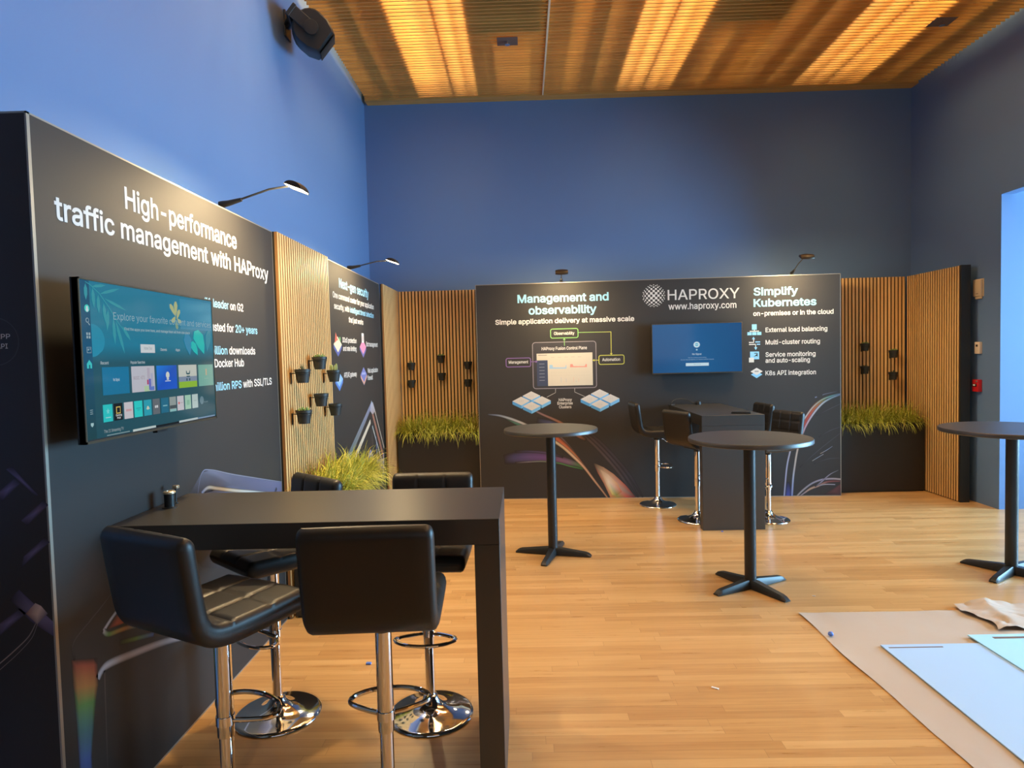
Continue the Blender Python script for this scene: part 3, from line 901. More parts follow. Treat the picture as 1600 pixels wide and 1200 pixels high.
for d, c in ((0, (.085, .065, .07)), (.05, (.07, .055, .065)), (.10, (.055, .046, .055))):
    stroke(a, [(1.0+d, .85), (1.20+d, .70), (1.3581+d, .5432), (1.5288+d, .3404), (1.642+d, .1738), (1.7319+d, .006)], [.02, .04, .045, .04, .02], [BASE, c, c, lerp(BASE, c, .8), BASE], F_back, .0009)
grad_poly(a, [(1.43, .22), (1.285, .405), (1.40, .352), (1.51, .275), (1.64, .148), (1.755, .006), (1.66, .006), (1.56, .006), (1.47, .006), (1.40, .165), (1.335, .285)],
          [(.62, .50, .36), BASE, (.36, .24, .16), (.46, .22, .12), (.40, .08, .05), (.12, .03, .03), (.5, .08, .05), (.28, .24, .05), (.5, .18, .05), (.40, .16, .08), (.28, .09, .06)], F_back, .0012)
grad_poly(a, [(1.45, .19), (1.36, .33), (1.45, .27), (1.55, .17), (1.60, .07), (1.54, .03), (1.49, .04), (1.43, .15)],
          [(.72, .62, .48), (.5, .36, .25), (.62, .48, .34), (.62, .32, .14), (.5, .12, .06), (.22, .24, .05), (.6, .45, .1), (.62, .45, .25)], F_back, .0016)
obj('printed_artwork', a, M_PRINT, p3, smooth=0)
a = MB()
stroke(a, [(3.9859, 1.1267), (3.878, 1.0996), (3.787, 1.062), (3.6956, .985), (3.6152, .875), (3.546, .7624), (3.488, .6333), (3.4468, .4881), (3.4113, .3104), (3.383, .006)], .022,
       [(.14, .22, .36), (.10, .3, .3), (.32, .36, .26), (.46, .38, .34), (.50, .44, .44), (.46, .40, .44), (.42, .38, .46), (.42, .42, .55), (.40, .42, .60), (.34, .36, .56)], F_back, .0016)
stroke(a, [(3.9859, 1.1208), (3.8893, 1.0818), (3.7982, 1.0249), (3.7066, .9209), (3.6261, .7927), (3.5682, .652), (3.5274, .5106), (3.4977, .3331), (3.4797, .1906), (3.4671, .006)], .026,
       [(.16, .24, .42), (.18, .3, .40), (.36, .44, .52), (.44, .46, .56), (.46, .30, .42), (.48, .34, .42), (.52, .44, .38), (.46, .44, .42), (.32, .4, .60), (.22, .28, .6)], F_back, .0016)
stroke(a, [(3.83, 1.08), (3.74, 1.01), (3.66, .90), (3.60, .78), (3.54, .66)], [.03, .07, .08, .06, .03], [(.10, .2, .06), (.36, .14, .06), (.42, .07, .05), (.36, .06, .05), BASE], F_back, .0012)
stroke(a, [(3.425, .16), (3.428, .07), (3.425, .006)], [.03, .07, .07], [BASE, (.05, .06, .22), (.06, .08, .36)], F_back, .001)
stroke(a, [(3.9894, .1844), (3.8981, .1914), (3.7838, .1809), (3.6805, .1406), (3.5883, .0703), (3.5247, .006)], .026, [(.40, .36, .38), (.36, .35, .42), (.30, .30, .42), (.30, .3, .38), (.32, .3, .33), (.34, .32, .32)], F_back, .0016)
stroke(a, [(3.9837, .1626), (3.8523, .1582), (3.7607, .1178), (3.6688, .0832), (3.5997, .0363), (3.5593, .006)], [.02, .03, .03, .03, .02, .02], [(.16, .06, .07), (.22, .08, .08), (.40, .26, .22), (.44, .30, .20), (.32, .26, .3), (.3, .26, .28)], F_back, .0014)
stroke(a, [(3.9668, .2853), (3.8754, .2391), (3.7837, .1572), (3.7147, .1045)], [.008, .014, .02, .012], [(.12, .12, .14), (.26, .26, .36), (.28, .28, .4), BASE], F_back, .0018)
stroke(a, [(3.7606, .1159), (3.8293, .1294), (3.9322, .1258)], .014, [(.3, .3, .36), (.40, .38, .42), (.3, .3, .4)], F_back, .0018)
stroke(a, [(3.6873, .3921), (3.74, .425), (3.8076, .465)], .008, [(.4, .36, .28), (.28, .36, .5), (.36, .34, .38)], F_back, .0016)
stroke(a, [(3.7734, .4714), (3.84, .508), (3.9049, .5521)], .008, [(.46, .34, .2), (.3, .36, .55), (.14, .14, .2)], F_back, .0016)
stroke(a, [(3.7187, 1.092), (3.74, 1.10)], .016, [(.18, .2, .32)], F_back, .0016)
stroke(a, [(3.80, 1.118), (3.8327, 1.1299), (3.969, 1.1563)], .007, [(.2, .22, .36), (.2, .22, .34), BASE], F_back, .0016)
for pts in ([(3.73, .89), (3.8776, .9647), (3.9856, 1.0153)], [(3.76, .655), (3.8769, .7235), (3.985, .7629)], [(3.55, .32), (3.7392, .4956), (3.9849, .6923)], [(3.70, .36), (3.85, .41), (3.98, .42)]):
    stroke(a, pts, .012, [BASE, (.075, .07, .085), (.06, .058, .068)], F_back, .0009)
grad_poly(a, [(3.92, .055), (3.80, .012), (3.99, .13), (3.99, .006)], [(.12, .05, .055), BASE, (.10, .045, .05), (.06, .035, .04)], F_back, .0009)
obj('printed_artwork', a, M_PRINT, p3, smooth=0)

# ------------------------------------------------------------------ timber slat sections
def slat_panel(label, F, s0, s1, zt=2.44, side=None):
    root = thing('slat_panel', label, 'slat panel', F((s0+s1)/2, 0, -.03))
    def slab(mb, a, b, z0, z1, o0, o1, side_mi=0):
        c = [F(a, z0, o0), F(b, z0, o0), F(b, z1, o0), F(a, z1, o0), F(a, z0, o1), F(b, z0, o1), F(b, z1, o1), F(a, z1, o1)]
        mb.add(c, [(4, 5, 6, 7), (0, 1, 5, 4), (2, 3, 7, 6), (3, 2, 1, 0)], mi=0)
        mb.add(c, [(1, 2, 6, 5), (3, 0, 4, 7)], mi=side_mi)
    sl = MB(); n = max(1, round((s1-s0)/.0405)); p = (s1-s0)/n
    for k in range(n):
        slab(sl, s0+k*p+.0005, s0+k*p+p*.665, .01, zt, -.018, 0, 1)
    bk = MB(); slab(bk, s0, s1, 0, zt, -.032, -.018)
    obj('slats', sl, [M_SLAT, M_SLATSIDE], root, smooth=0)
    obj('felt_backing', bk, M_FELT, root, smooth=0)
    return root


slat_panel('timber slat section beside the High-performance panel, holding six black pots', lambda s, z, o=0: Vector((-1.508+o, s, z)), 4.046, 5.108)
slat_panel('narrow timber slat section at the far left corner, side-on past the Next-gen security panel', lambda s, z, o=0: Vector((-1.497+o, s, z)), 7.026, 7.885)
slat_panel('timber slat section on the back wall left of the wide panel, with six pots', lambda s, z, o=0: Vector((s, 7.892-o, z)), -1.492, -0.44)
slat_panel('timber slat section right of the wide back panel, with four black pots', lambda s, z, o=0: Vector((s, 7.725-o, z)), 3.44, 4.472)
rp = slat_panel('timber slat section on the right wall with a black end, beside the wall devices', lambda s, z, o=0: Vector((4.474-o, s, z)), 6.80, 7.722)
obj('end_frame', MB().box(4.480, 4.575, 6.775, 6.798, 0, 2.445).box(4.508, 4.575, 6.798, 7.72, 0, 2.44), M_BLACKM, rp, smooth=0)


# ------------------------------------------------------------------ planters with grass
def planter(label, x0, x1, y0, y1, hgt, out, n, seed, over=None, ln=(.20, .38)):
    rnd = random.Random(seed)
    root = thing('planter', label, 'planter', ((x0+x1)/2, (y0+y1)/2, 0), group=None)
    t = .02
    b = MB()
    b.box(x0, x1, y0, y0+t, 0.012, hgt, .003, 1).box(x0, x1, y1-t, y1, 0.012, hgt, .003, 1).box(x0, x0+t, y0+t, y1-t, 0.012, hgt, .003, 1).box(x1-t, x1, y0+t, y1-t, 0.012, hgt, .003, 1)
    b.box(x0+.01, x1-.01, y0+.01, y1-.01, 0, .03)
    obj('planter_box', b, M_PLANT, root, smooth=0)
    obj('soil', MB().box(x0+t, x1-t, y0+t, y1-t, hgt-.12, hgt-.03), M_SOIL, root, smooth=0)
    g = MB()
    pal = ((.42, .42, .05), (.58, .56, .08), (.28, .30, .03), (.66, .62, .15), (.36, .40, .05))
    for i in range(n):
        bx = rnd.uniform(x0+.05, x1-.05); by = rnd.uniform(y0+.04, y1-.04)
        L = rnd.uniform(*ln)
        az = rnd.gauss(math.atan2(out[1], out[0]), 1.25)
        el = rnd.uniform(.55, 1.45)
        d = Vector((math.cos(az)*math.cos(el), math.sin(az)*math.cos(el), math.sin(el)))
        p = Vector((bx, by, hgt-.05)); w = rnd.uniform(.0028, .0050)
        sd = Vector((-math.sin(az), math.cos(az), 0))
        c = pal[rnd.randrange(5)]; k = rnd.uniform(.75, 1.2); c = tuple(q*k for q in c)
        m = 7; vs = []; droop = rnd.uniform(.22, .62)
        for j in range(m+1):
            ww = w*(1-(j/m)**2*.9)
            q = p.copy()
            if over: q = over(q)
            vs += [q-sd*ww, q+sd*ww]
            d = Vector((d.x, d.y, d.z-droop*(j+1)/m*1.1)).normalized()
            p = p + d*(L/m)
        g.add(vs, [(2*j, 2*j+1, 2*j+3, 2*j+2) for j in range(m)], col=c)
    go = obj('ornamental_grass', g, M_GRASS, root, smooth=60)
    go['kind'] = 'stuff'
    return root


def lim(xmin=-9, xmax=9, ymin=-9, ymax=9):
    def f(q):
        return Vector((min(max(q.x, xmin), xmax), min(max(q.y, ymin), ymax), q.z))
    return f


planter('black planter of grass standing along the left timber slats, behind the near bar table', -1.49, -1.13, 4.06, 5.08, .765, (1, .1), 3200, 3, lim(xmin=-1.50), (.17, .33))
planter('black planter of grass in the back left corner, left of the wide panel', -1.478, -.532, 7.47, 7.84, .765, (0, -1), 2300, 5, lim(xmin=-1.49, xmax=-.534, ymax=7.885))
planter('black planter of grass at the right, between the wide panel and the right slats', 3.49, 4.462, 7.345, 7.70, .775, (0.1, -1), 2000, 8, lim(xmin=3.474, xmax=4.468, ymax=7.718))


# ------------------------------------------------------------------ little black pots on brackets (built along +X = out of the wall)
def make_pot(label):
    root = thing('hanging_pot', label, 'flower pot', (0, 0, 0))
    R = .052; Hh = .088
    M = Matrix.Translation((.080, 0, 0))
    obj('pot', MB().lathe([(.034, -Hh), (.036, -Hh), (.047, -.022), (.0475, -.020), (.051, -.018), (.052, 0), (.048, 0), (.046, -.014)], 28, M), M_POT, root, False)
    obj('soil', MB().lathe([(.0465, -.02), (.0465, -.013)], 20, M), M_SOIL, root, False)
    r = MB()
    r.box(0.0, .006, -.0085, .0085, -.095, -.02, .001, 1)
    ring = [(.080+.0515*math.cos(a), .0515*math.sin(a), -.026) for a in [2*PI*k/24 for k in range(24)]]
    r.tube(ring, .0022, 6, closed=True)
    r.tube([(.003, 0, -.026), (.03, 0, -.026)], .003, 6)
    obj('bracket', r, M_BLACK, root, False)
    return root


def plant_bits(root, kind, seed):
    rnd = random.Random(seed)
    g = MB(); cx = .080
    if kind == 'cactus':
        for k in range(7):
            a = 2*PI*k/7
            x, y = cx+.022*math.cos(a), .024*math.sin(a)
            hh = rnd.uniform(.02, .05)
            g.lathe([(.004, -.015), (.0075, hh*.4), (.006, hh*.8), (.001, hh)], 8, Matrix.Translation((x, y, 0)))
    elif kind == 'spiky':
        for k in range(16):
            a = rnd.uniform(0, 2*PI); e = rnd.uniform(.5, 1.4); L = rnd.uniform(.025, .05)
            d = Vector((math.cos(a)*math.cos(e), math.sin(a)*math.cos(e), math.sin(e)))
            g.tube([Vector((cx, 0, -.013))+d*.004, Vector((cx, 0, -.013))+d*L*.6, Vector((cx, 0, -.013))+d*L], [.004, .0035, .0005], 5)
    else:
        for k in range(14):
            a = k*2.4; rr = .005+.0022*k; hh = .032-.0018*k
            d = Vector((math.cos(a), math.sin(a), .6)).normalized()
            b = Vector((cx+rr*math.cos(a)*.6, rr*math.sin(a)*.6, -.013))
            g.tube([b, b+d*.018+Vector((0, 0, hh*.4)), b+d*.026+Vector((0, 0, hh*.7))], [.003, .0065, .0008], 6)
    cols = {'cactus': (.30, .34, .12), 'spiky': (.16, .16, .09), 'rosette': (.26, .36, .12)}
    m = M_SUCC[kind]
    return obj('succulent', g, m, root, False)


M_SUCC = {'cactus': mat('cactus_green', (.32, .36, .13), .6), 'spiky': mat('spiky_green', (.13, .14, .07), .6), 'rosette': mat('rosette_green', (.20, .30, .09), .6)}
GL = 'pots on the left slats'; GB = 'pots on the back left slats'; GRR = 'pots on the right slats'
pots = [
    # x, y, z(top), rotation, label, group, plant
    (-1.508, 4.183, 1.583, 0, 'black pot with a small spiky plant, nearest in the upper row on the left slats', GL, 'spiky'),
    (-1.508, 4.542, 1.662, 0, 'highest black pot on the left slats, with a small green sprig', GL, 'rosette'),
    (-1.508, 4.873, 1.562, 0, 'black pot of finger cactus, overlapping the Next-gen security panel edge', GL, 'cactus'),
    (-1.508, 4.179, 1.320, 0, 'lowest near black pot on the left slats, with a green rosette', GL, 'rosette'),
    (-1.508, 4.547, 1.404, 0, 'middle pot of the lower row on the left slats, plant hardly showing', GL, 'none'),
    (-1.508, 4.878, 1.309, 0, 'black pot of bare soil, farthest in the lower row on the left slats', GL, 'none'),
    (-1.352, 7.892, 1.581, 0, 'upper pot of the left pair on the back left slats', GB, 'spiky'),
    (-0.992, 7.892, 1.658, 0, 'highest pot on the back left slats, top of the middle pair', GB, 'rosette'),
    (-0.670, 7.892, 1.576, 0, 'upper pot of the right pair on the back left slats', GB, 'none'),
    (-1.355, 7.892, 1.370, 0, 'lower pot of the left pair on the back left slats', GB, 'none'),
    (-0.990, 7.892, 1.448, 0, 'lower pot of the middle pair on the back left slats', GB, 'none'),
    (-0.673, 7.892, 1.364, 0, 'lower pot of the right pair on the back left slats', GB, 'none'),
    (3.955, 7.725, 1.674, 0, 'upper left pot on the slats right of the wide panel', GRR, 'rosette'),
    (4.285, 7.725, 1.588, 0, 'upper right pot by the slat corner at the right', GRR, 'rosette'),
    (3.955, 7.725, 1.410, 0, 'lower left pot on the slats right of the wide panel', GRR, 'spiky'),
    (4.281, 7.725, 1.334, 0, 'lower right pot by the slat corner at the right', GRR, 'spiky'),
]
proto = None
for i, (x, y, z, rz, lab, grp, kind) in enumerate(pots):
    rz = 0 if i < 6 else -PI/2
    if proto is None:
        proto = make_pot(lab); r = proto
        r.location = (x, y, z); r.rotation_euler = (0, 0, rz); r['group'] = grp
        kids = list(r.children)
    else:
        r = proto.copy(); COL.objects.link(r)
        r.location = (x, y, z); r.rotation_euler = (0, 0, rz); r['label'] = lab; r['group'] = grp
        for ch in kids:
            c = ch.copy(); COL.objects.link(c); c.parent = r
    if kind != 'none':
        plant_bits(r, kind, i)

# ------------------------------------------------------------------ arm lamps on the panel tops (built along +X, away from the panel)
def arm_lamp(name_label, base, rz, reach, rise, power, tilt=0.5):
    root = thing('arm_lamp', name_label, 'lamp', base, rz, 'arm lamps on the panel tops')
    b = MB()
    b.box(-.06, .004, -.022, .022, 0.0, .006, .001, 1)
    d = Vector((reach, 0, rise)).normalized()
    b.tube([(-.02, 0, .0215), (0.0, 0, .0225), Vector((0, 0, .02))+d*.03, Vector((0, 0, .02))+d*.10], [.016, .018, .015, .010], 12)
    obj('clamp', b, M_BLACK, root, False)
    e = Vector((0, 0, .02))+Vector((reach, 0, rise))
    a = MB()
    a.tube([Vector((0, 0, .02))+d*.06, Vector((0, 0, .02))+d*.25+Vector((0, 0, .012)), e], .0055, 8)
    obj('arm', a, M_BLACKM, root, False)
    # shade: half-barrel housing across Y with an open, lit underside, tipped back to the panel
    M = Matrix.Translation(e) @ Matrix.Rotation(tilt, 4, 'Y')
    h = MB(); L = .125; W = .062; n = 12; m = 10
    vs = []; fs = []
    for i in range(m+1):
        t = -1+2*i/m
        w = W*(1-.28*t*t) if abs(t) < 1 else W*.72
        for k in range(n+1):
            g = PI*k/n
            vs.append(M @ Vector((.045+w*math.cos(g), t*W*1.05, .034*math.sin(g)*(1-.2*t*t))))
    for i in range(m):
        for k in range(n):
            fs.append((i*(n+1)+k, i*(n+1)+k+1, (i+1)*(n+1)+k+1, (i+1)*(n+1)+k))
    fs.append(tuple(range(n, -1, -1))); fs.append(tuple(m*(n+1)+k for k in range(n+1)))
    h.add(vs, fs)
    shd = obj('lamp_shade', h, M_BRONZE, root, False)
    ln = MB(); vs = []
    for i in range(m+1):
        t = -1+2*i/m
        w = W*(1-.28*t*t)*.93
        vs += [M @ Vector((.045-w, t*W*.98, .002)), M @ Vector((.045+w, t*W*.98, .002))]
    ln.add(vs, [(2*i, 2*i+2, 2*i+3, 2*i+1) for i in range(m)])
    obj('lens', ln, M_LENS, shd, False)
    ld = bpy.data.lights.new('arm_lamp_light', 'AREA'); ld.shape = 'RECTANGLE'; ld.size = .09; ld.size_y = .10
    ld.energy = power; ld.color = (1.0, .73, .38); ld.spread = math.radians(175)
    lo = bpy.data.objects.new('arm_lamp_light', ld); COL.objects.link(lo)
    lo.parent = root
    lo.matrix_local = M @ Matrix.Translation((.045, 0, -.004))
    return root


M_BRONZE = mat('bronze_brown_housing', (.055, .035, .018), .38, metal=.3)
arm_lamp('arm lamp on top of the High-performance panel, its lit lens showing', (P1X-.01, 3.413, 2.441), 0, .345, .085, 28, .38)
arm_lamp('arm lamp on top of the Next-gen security panel', (P1X-.01, 5.884, 2.441), 0, .345, .055, 20, .34)
bz = math.atan2(BN.y, BN.x)
q = F_back(.968, 2.441, -.01); arm_lamp('arm lamp above the Management and observability heading', q, bz, .52, .035, 22, .45)
q = F_back(3.484, 2.441, -.01); arm_lamp('arm lamp above the Simplify Kubernetes heading', q, bz-.06, .46, .115, 22, .42)


# ------------------------------------------------------------------ televisions
def television(label, F, s0, s1, z0, z1, gap):
    """F(s, z, o): o = 0 is the front of the glass, wall is gap behind it"""
    root = thing('television', label, 'television', F((s0+s1)/2, z0, -.03))
    def slab(a, b, c, d, o0, o1):
        mb = MB(); p = [F(a, c, o0), F(b, c, o0), F(b, d, o0), F(a, d, o0), F(a, c, o1), F(b, c, o1), F(b, d, o1), F(a, d, o1)]
        return mb.add(p, [(3, 2, 1, 0), (4, 5, 6, 7), (0, 1, 5, 4), (1, 2, 6, 5), (2, 3, 7, 6), (3, 0, 4, 7)])
    hs = slab(s0, s1, z0, z1, -.026, -.001)
    b2 = slab(s0+.12, s1-.12, z0+.06, z1-.12, -.048, -.026); hs.add(b2.v, b2.f)
    hso = obj('housing', hs, M_BLACK, root, smooth=0)
    bz_ = MB()
    for q in (slab(s0, s1, z1-.006, z1, -.02, .002), slab(s0, s1, z0, z0+.008, -.02, .002), slab(s0, s0+.006, z0, z1, -.02, .002), slab(s1-.006, s1, z0, z1, -.02, .002)):
        bz_.add(q.v, q.f)
    obj('bezel', bz_, M_TVB, root, smooth=0)
    obj('wall_mount', slab((s0+s1)/2-.16, (s0+s1)/2+.16, (z0+z1)/2-.12, (z0+z1)/2+.12, -gap, -.048), M_BLACKM, root, smooth=0)
    lg = slab((s0+s1)/2-.035, (s0+s1)/2+.035, z0-.010, z0, -.02, -.002)
    obj('sensor_tab', lg, M_BLACK, hso, smooth=0)
    return root


M_TVB = mat('tv_bezel', (.20, .17, .12), .3, metal=.8)
TX = -1.42
def F_tv(s, z, o=0.0): return Vector((TX+o, s, z))
tv = television('near wall television with a teal menu of app tiles on screen', F_tv, 2.072, 2.970, 1.384, 1.925, TX-P1X-.001)
S0, S1, Z0, Z1 = 2.0803, 2.9640, 1.3965, 1.9185
def V(u, v, o=0.0): return F_tv(S0+(S1-S0)*u, Z1-(Z1-Z0)*v, o)
sc = MB()
def vpoly(pts, col, o): sc.add([V(u, v, o) for u, v in pts], [tuple(range(len(pts)))], col=col)
def vrect(u0, v0, u1, v1, col, o=.0012): vpoly([(u0, v1), (u1, v1), (u1, v0), (u0, v0)], col, o)
def vtext(s, u0, u1, v, cap, col, o=.0026, bold=.012): text(sc, [(s, col)], u0, u1, v, cap, lambda a, b, oo: V(a, -b, oo), o, bold)
# note: text() grows upward in its second axis, V counts v downward -> pass -v
def vt(s, u0, u1, v, cap, col, bold=.010): text(sc, [(s, col)], u0, u1, -v, cap, lambda a, b, oo: V(a, -b, oo), .0026, bold)
T1 = (.020, .205, .34); T2 = (.012, .19, .30); T3 = (.014, .085, .115); T4 = (.012, .075, .105)
sc.add([V(0, 0), V(1, 0), V(1, .40), V(0, .40), V(1, .52), V(0, .52), V(1, 1), V(0, 1)], [(3, 2, 1, 0), (5, 4, 2, 3), (7, 6, 4, 5)], col=[T2, T1, T2, T2, T3, T3, T4, T4])
vrect(0, 0, .051, 1, (.010, .085, .17), .0008)
sc.add([V(0, .42, .001), V(.051, .42, .001), V(.051, 1, .001), V(0, 1, .001)], [(3, 2, 1, 0)], col=[(.010, .085, .17), (.010, .085, .17), (.008, .055, .07), (.008, .055, .07)])
LF = (.035, .30, .36)
def leaf(p, q, w=.018):
    a = Vector(p); b = Vector(q); d = b-a; nn = Vector((-d.y, d.x)).normalized()
    vpoly([tuple(a), tuple(a+d*.3+nn*w*.5), tuple(a+d*.65+nn*w*.5), tuple(b), tuple(a+d*.65-nn*w*.5), tuple(a+d*.3-nn*w*.5)], LF, .0012)
for p, q in (((.031, .02), (.03, .125)), ((.07, .04), (.074, .17)), ((.10, .08), (.10, .20)), ((.13, .13), (.138, .26)), ((.155, .17), (.145, .31)), ((.185, .22), (.19, .40)), ((.20, .24), (.248, .46)), ((.24, .27), (.292, .37)), ((.136, .10), (.275, .165)), ((.109, .075), (.235, .02)), ((.065, .035), (.15, .012))):
    leaf(p, q)
stem = [(.03, .01), (.057, .025), (.109, .074), (.163, .157), (.21, .245), (.25, .30)]
for i in range(len(stem)-1):
    a0 = Vector(stem[i]); b0 = Vector(stem[i+1]); nn = Vector((-(b0-a0).y, (b0-a0).x)).normalized()*.0025
    vpoly([tuple(a0-nn), tuple(b0-nn), tuple(b0+nn), tuple(a0+nn)], LF, .0014)
vpoly([(.051+.075*math.sin(t)*(1 if t < 2.4 else .9), .375-.105*math.cos(t)) for t in [PI*k/14 for k in range(15)]], (.018, .26, .40), .0011)
def fl(u, v, a, L, col, w=.016): leaf2((u, v), (u+L*math.sin(a), v-L*1.6*math.cos(a)), w, col)
def leaf2(p, q, w, col):
    a = Vector(p); b = Vector(q); d = b-a; nn = Vector((-d.y, d.x)).normalized()
    vpoly([tuple(a), tuple(a+d*.35+nn*w*.4), tuple(a+d*.75+nn*w*.6), tuple(b+nn*w*.25), tuple(b-nn*w*.25), tuple(a+d*.75-nn*w*.6), tuple(a+d*.35-nn*w*.4)], col, .0016)
CR = (.42, .46, .22)
leaf2((.645, .165), (.605, .075), .026, CR); leaf2((.648, .165), (.652, .05), .026, CR); leaf2((.655, .19), (.682, .11), .022, CR)
leaf2((.645, .165), (.615, .215), .026, CR); leaf2((.66, .18), (.690, .215), .026, CR); leaf2((.65, .20), (.655, .265), .02, (.22, .34, .22))
vrect(.688, .02, .99, .26, (.030, .24, .40), .0006)
leaf2((.90, .46), (.83, .265), .085, (.01, .50, .48)); leaf2((.835, .47), (.782, .36), .05, (.01, .50, .48))
leaf2((.76, .47), (.74, .30), .06, (.03, .24, .42)); leaf2((.93, .44), (.96, .26), .05, (.03, .26, .36))
disc_pts = lambda u, v, r: [(u+r*math.cos(2*PI*k/18), v+r*1.7*math.sin(2*PI*k/18)) for k in range(18)][::-1]
vpoly(disc_pts(.032, .176, .014), (.05, .62, .55), .0016); vpoly(disc_pts(.032, .170, .005), (.6, .7, .75), .002); vpoly(disc_pts(.032, .186, .007), (.6, .7, .75), .002)
IC = (.30, .42, .46)
vpoly(disc_pts(.031, .250, .009), IC, .0014); vpoly(disc_pts(.031, .250, .0065), (.010, .085, .17), .0018); vpoly([(.036, .264), (.045, .278), (.042, .282), (.034, .268)], IC, .0014)
for i in (0, 1):
    for j in (0, 1):
        vrect(.022+i*.013, .327+j*.021, .031+i*.013, .343+j*.021, IC)
vrect(.020, .418, .045, .455, IC); vrect(.022, .421, .043, .452, (.010, .085, .17), .0016); vrect(.025, .428, .031, .440, IC, .002); vrect(.034, .428, .041, .432, IC, .002)
vpoly([(.016, .54), (.044, .54), (.044, .522), (.03, .498), (.016, .522)], (.05, .55, .55), .0014); vrect(.016, .522, .044, .552, (.05, .55, .55)); vrect(.027, .530, .033, .552, (.01, .07, .1), .0018)
for k in range(3): vrect(.020, .812+k*.012, .036, .816+k*.012, IC)
vpoly([(.020, .895), (.036, .895), (.036, .91), (.028, .922), (.020, .91)], (.35, .55, .58), .0014)
vt('Explore your favorite content and services', .184, .98, .232, .048, (.26, .42, .48), .0)
vt('Find the apps you love here, and manage them all from one place', .252, .765, .299, .020, (.34, .46, .48))
vrect(.358, .391, .464, .452, (.60, .64, .66), .0014); vt('Home Tour', .380, .440, .430, .022, (.30, .36, .40))
vt('Channels', .505, .556, .437, .020, (.5, .56, .58)); vt('Apps', .631, .668, .437, .020, (.5, .56, .58))
vt('Recent', .092, .140, .529, .020, (.45, .52, .55)); vt('Popular Searches', .281, .382, .529, .020, (.45, .52, .55))
vrect(.100, .547, .268, .729, (.006, .17, .33)); vt('No Signal', .163, .203, .640, .018, (.5, .62, .68))
vrect(.285, .547, .452, .729, (.50, .50, .56)); vt('MUSIC  HITS', .295, .375, .640, .024, (.36, .30, .34))
vrect(.37, .69, .41, .729, (.42, .58, .36), .0016)
for u0, v0, u1, v1, c in ((.395, .56, .415, .64, (.44, .40, .48)), (.405, .64, .425, .72, (.12, .14, .48)), (.42, .60, .437, .70, (.40, .42, .56)), (.392, .645, .404, .68, (.42, .06, .16)), (.412, .695, .445, .725, (.12, .2, .55))):
    vrect(u0, v0, u1, v1, c, .0018)
sc.add([V(.468, .729, .0014), V(.633, .729, .0014), V(.633, .547, .0014), V(.468, .547, .0014)], [(0, 1, 2, 3)], col=[(.004, .08, .55), (.006, .10, .62), (.004, .08, .5), (.01, .20, .72)])
vpoly(disc_pts(.555, .62, .015), (.62, .66, .60), .0018); vrect(.546, .645, .564, .657, (.6, .66, .62), .0018); vrect(.532, .662, .578, .668, (.6, .66, .7), .0018)
vrect(.650, .547, .817, .64, (.52, .55, .50)); vrect(.650, .64, .817, .68, (.20, .26, .36)); vrect(.650, .68, .817, .729, (.26, .48, .03))
vpoly([(.716, .59), (.724, .60), (.724, .612), (.745, .612), (.745, .60), (.752, .59), (.752, .618), (.745, .625), (.724, .625), (.716, .618)], (.02, .09, .12), .0018)
vrect(.719, .635, .750, .645, (.02, .09, .12), .0018); vrect(.716, .655, .727, .675, (.02, .07, .1), .0018); vrect(.741, .655, .752, .675, (.02, .07, .1), .0018)
vrect(.834, .549, .985, .729, (.16, .40, .34)); vrect(.905, .585, .918, .64, (.50, .40, .26), .0018); vrect(.890, .665, .930, .668, (.30, .48, .4), .0018)
apps = ((.094, .151, (.02, .55, .55)), (.159, .214, (.003, .004, .006)), (.225, .284, (.58, .54, .58)), (.293, .350, (.02, .60, .58)), (.361, .417, (.02, .34, .44)), (.427, .481, (.12, .14, .16)),
        (.492, .552, (.01, .14, .24)), (.561, .616, (.28, .33, .32)), (.626, .684, (.56, .54, .58)), (.695, .750, (.34, .58, .44)), (.761, .817, (.46, .58, .56)))
for u0, u1, c in apps: vrect(u0, .790, u1, .903, c)
vpoly([(.1225+.012*r_*math.sin(2*PI*k/10), .835-.021*r_*math.cos(2*PI*k/10)) for k in range(10) for r_ in ((1 if k % 2 == 0 else .45),)][::-1], (.18, .66, .66), .0018)
vrect(.107, .872, .138, .878, (.35, .68, .68), .0018)
for w_, c in ((.014, (.65, .45, .10)), (.010, (.003, .004, .006))):
    vrect(.1865-w_, .835-w_*1.7, .1865+w_, .835+w_*1.7, c, .0018 if w_ > .012 else .0022)
vt('Gaming', .168, .206, .875, .014, (.7, .7, .7)); vt('Hub', .176, .198, .893, .014, (.7, .7, .7))
vrect(.236, .838, .273, .853, (.58, .34, .36), .0018); vrect(.305, .838, .338, .845, (.02, .36, .38), .0018); vrect(.312, .852, .330, .857, (.02, .36, .38), .0018)
vpoly(disc_pts(.389, .848, .008), (.6, .6, .45), .0018); vrect(.378, .85, .402, .858, (.5, .58, .52), .0018)
vpoly(disc_pts(.447, .848, .006), (.6, .62, .64), .0018); vrect(.454, .838, .466, .857, (.6, .62, .64), .0018)
vrect(.505, .845, .540, .854, (.2, .45, .5), .0018); vrect(.561, .855, .616, .880, (.06, .08, .09), .0018); vrect(.561, .885, .616, .903, (.25, .5, .5), .0016)
vpoly(disc_pts(.640, .845, .006), (.62, .08, .08), .0018); vrect(.650, .841, .674, .848, (.44, .4, .42), .0018); vrect(.710, .83, .735, .87, (.24, .48, .34), .0018); vrect(.775, .838, .803, .846, (.36, .46, .46), .0018)
vpoly(disc_pts(.855, .848, .020), (.12, .22, .27), .0014); vt('Edit', .875, .915, .870, .010, (.16, .26, .30))
vt('The 21 Streaming TV', .092, .213, .972, .020, (.40, .46, .47), .0)
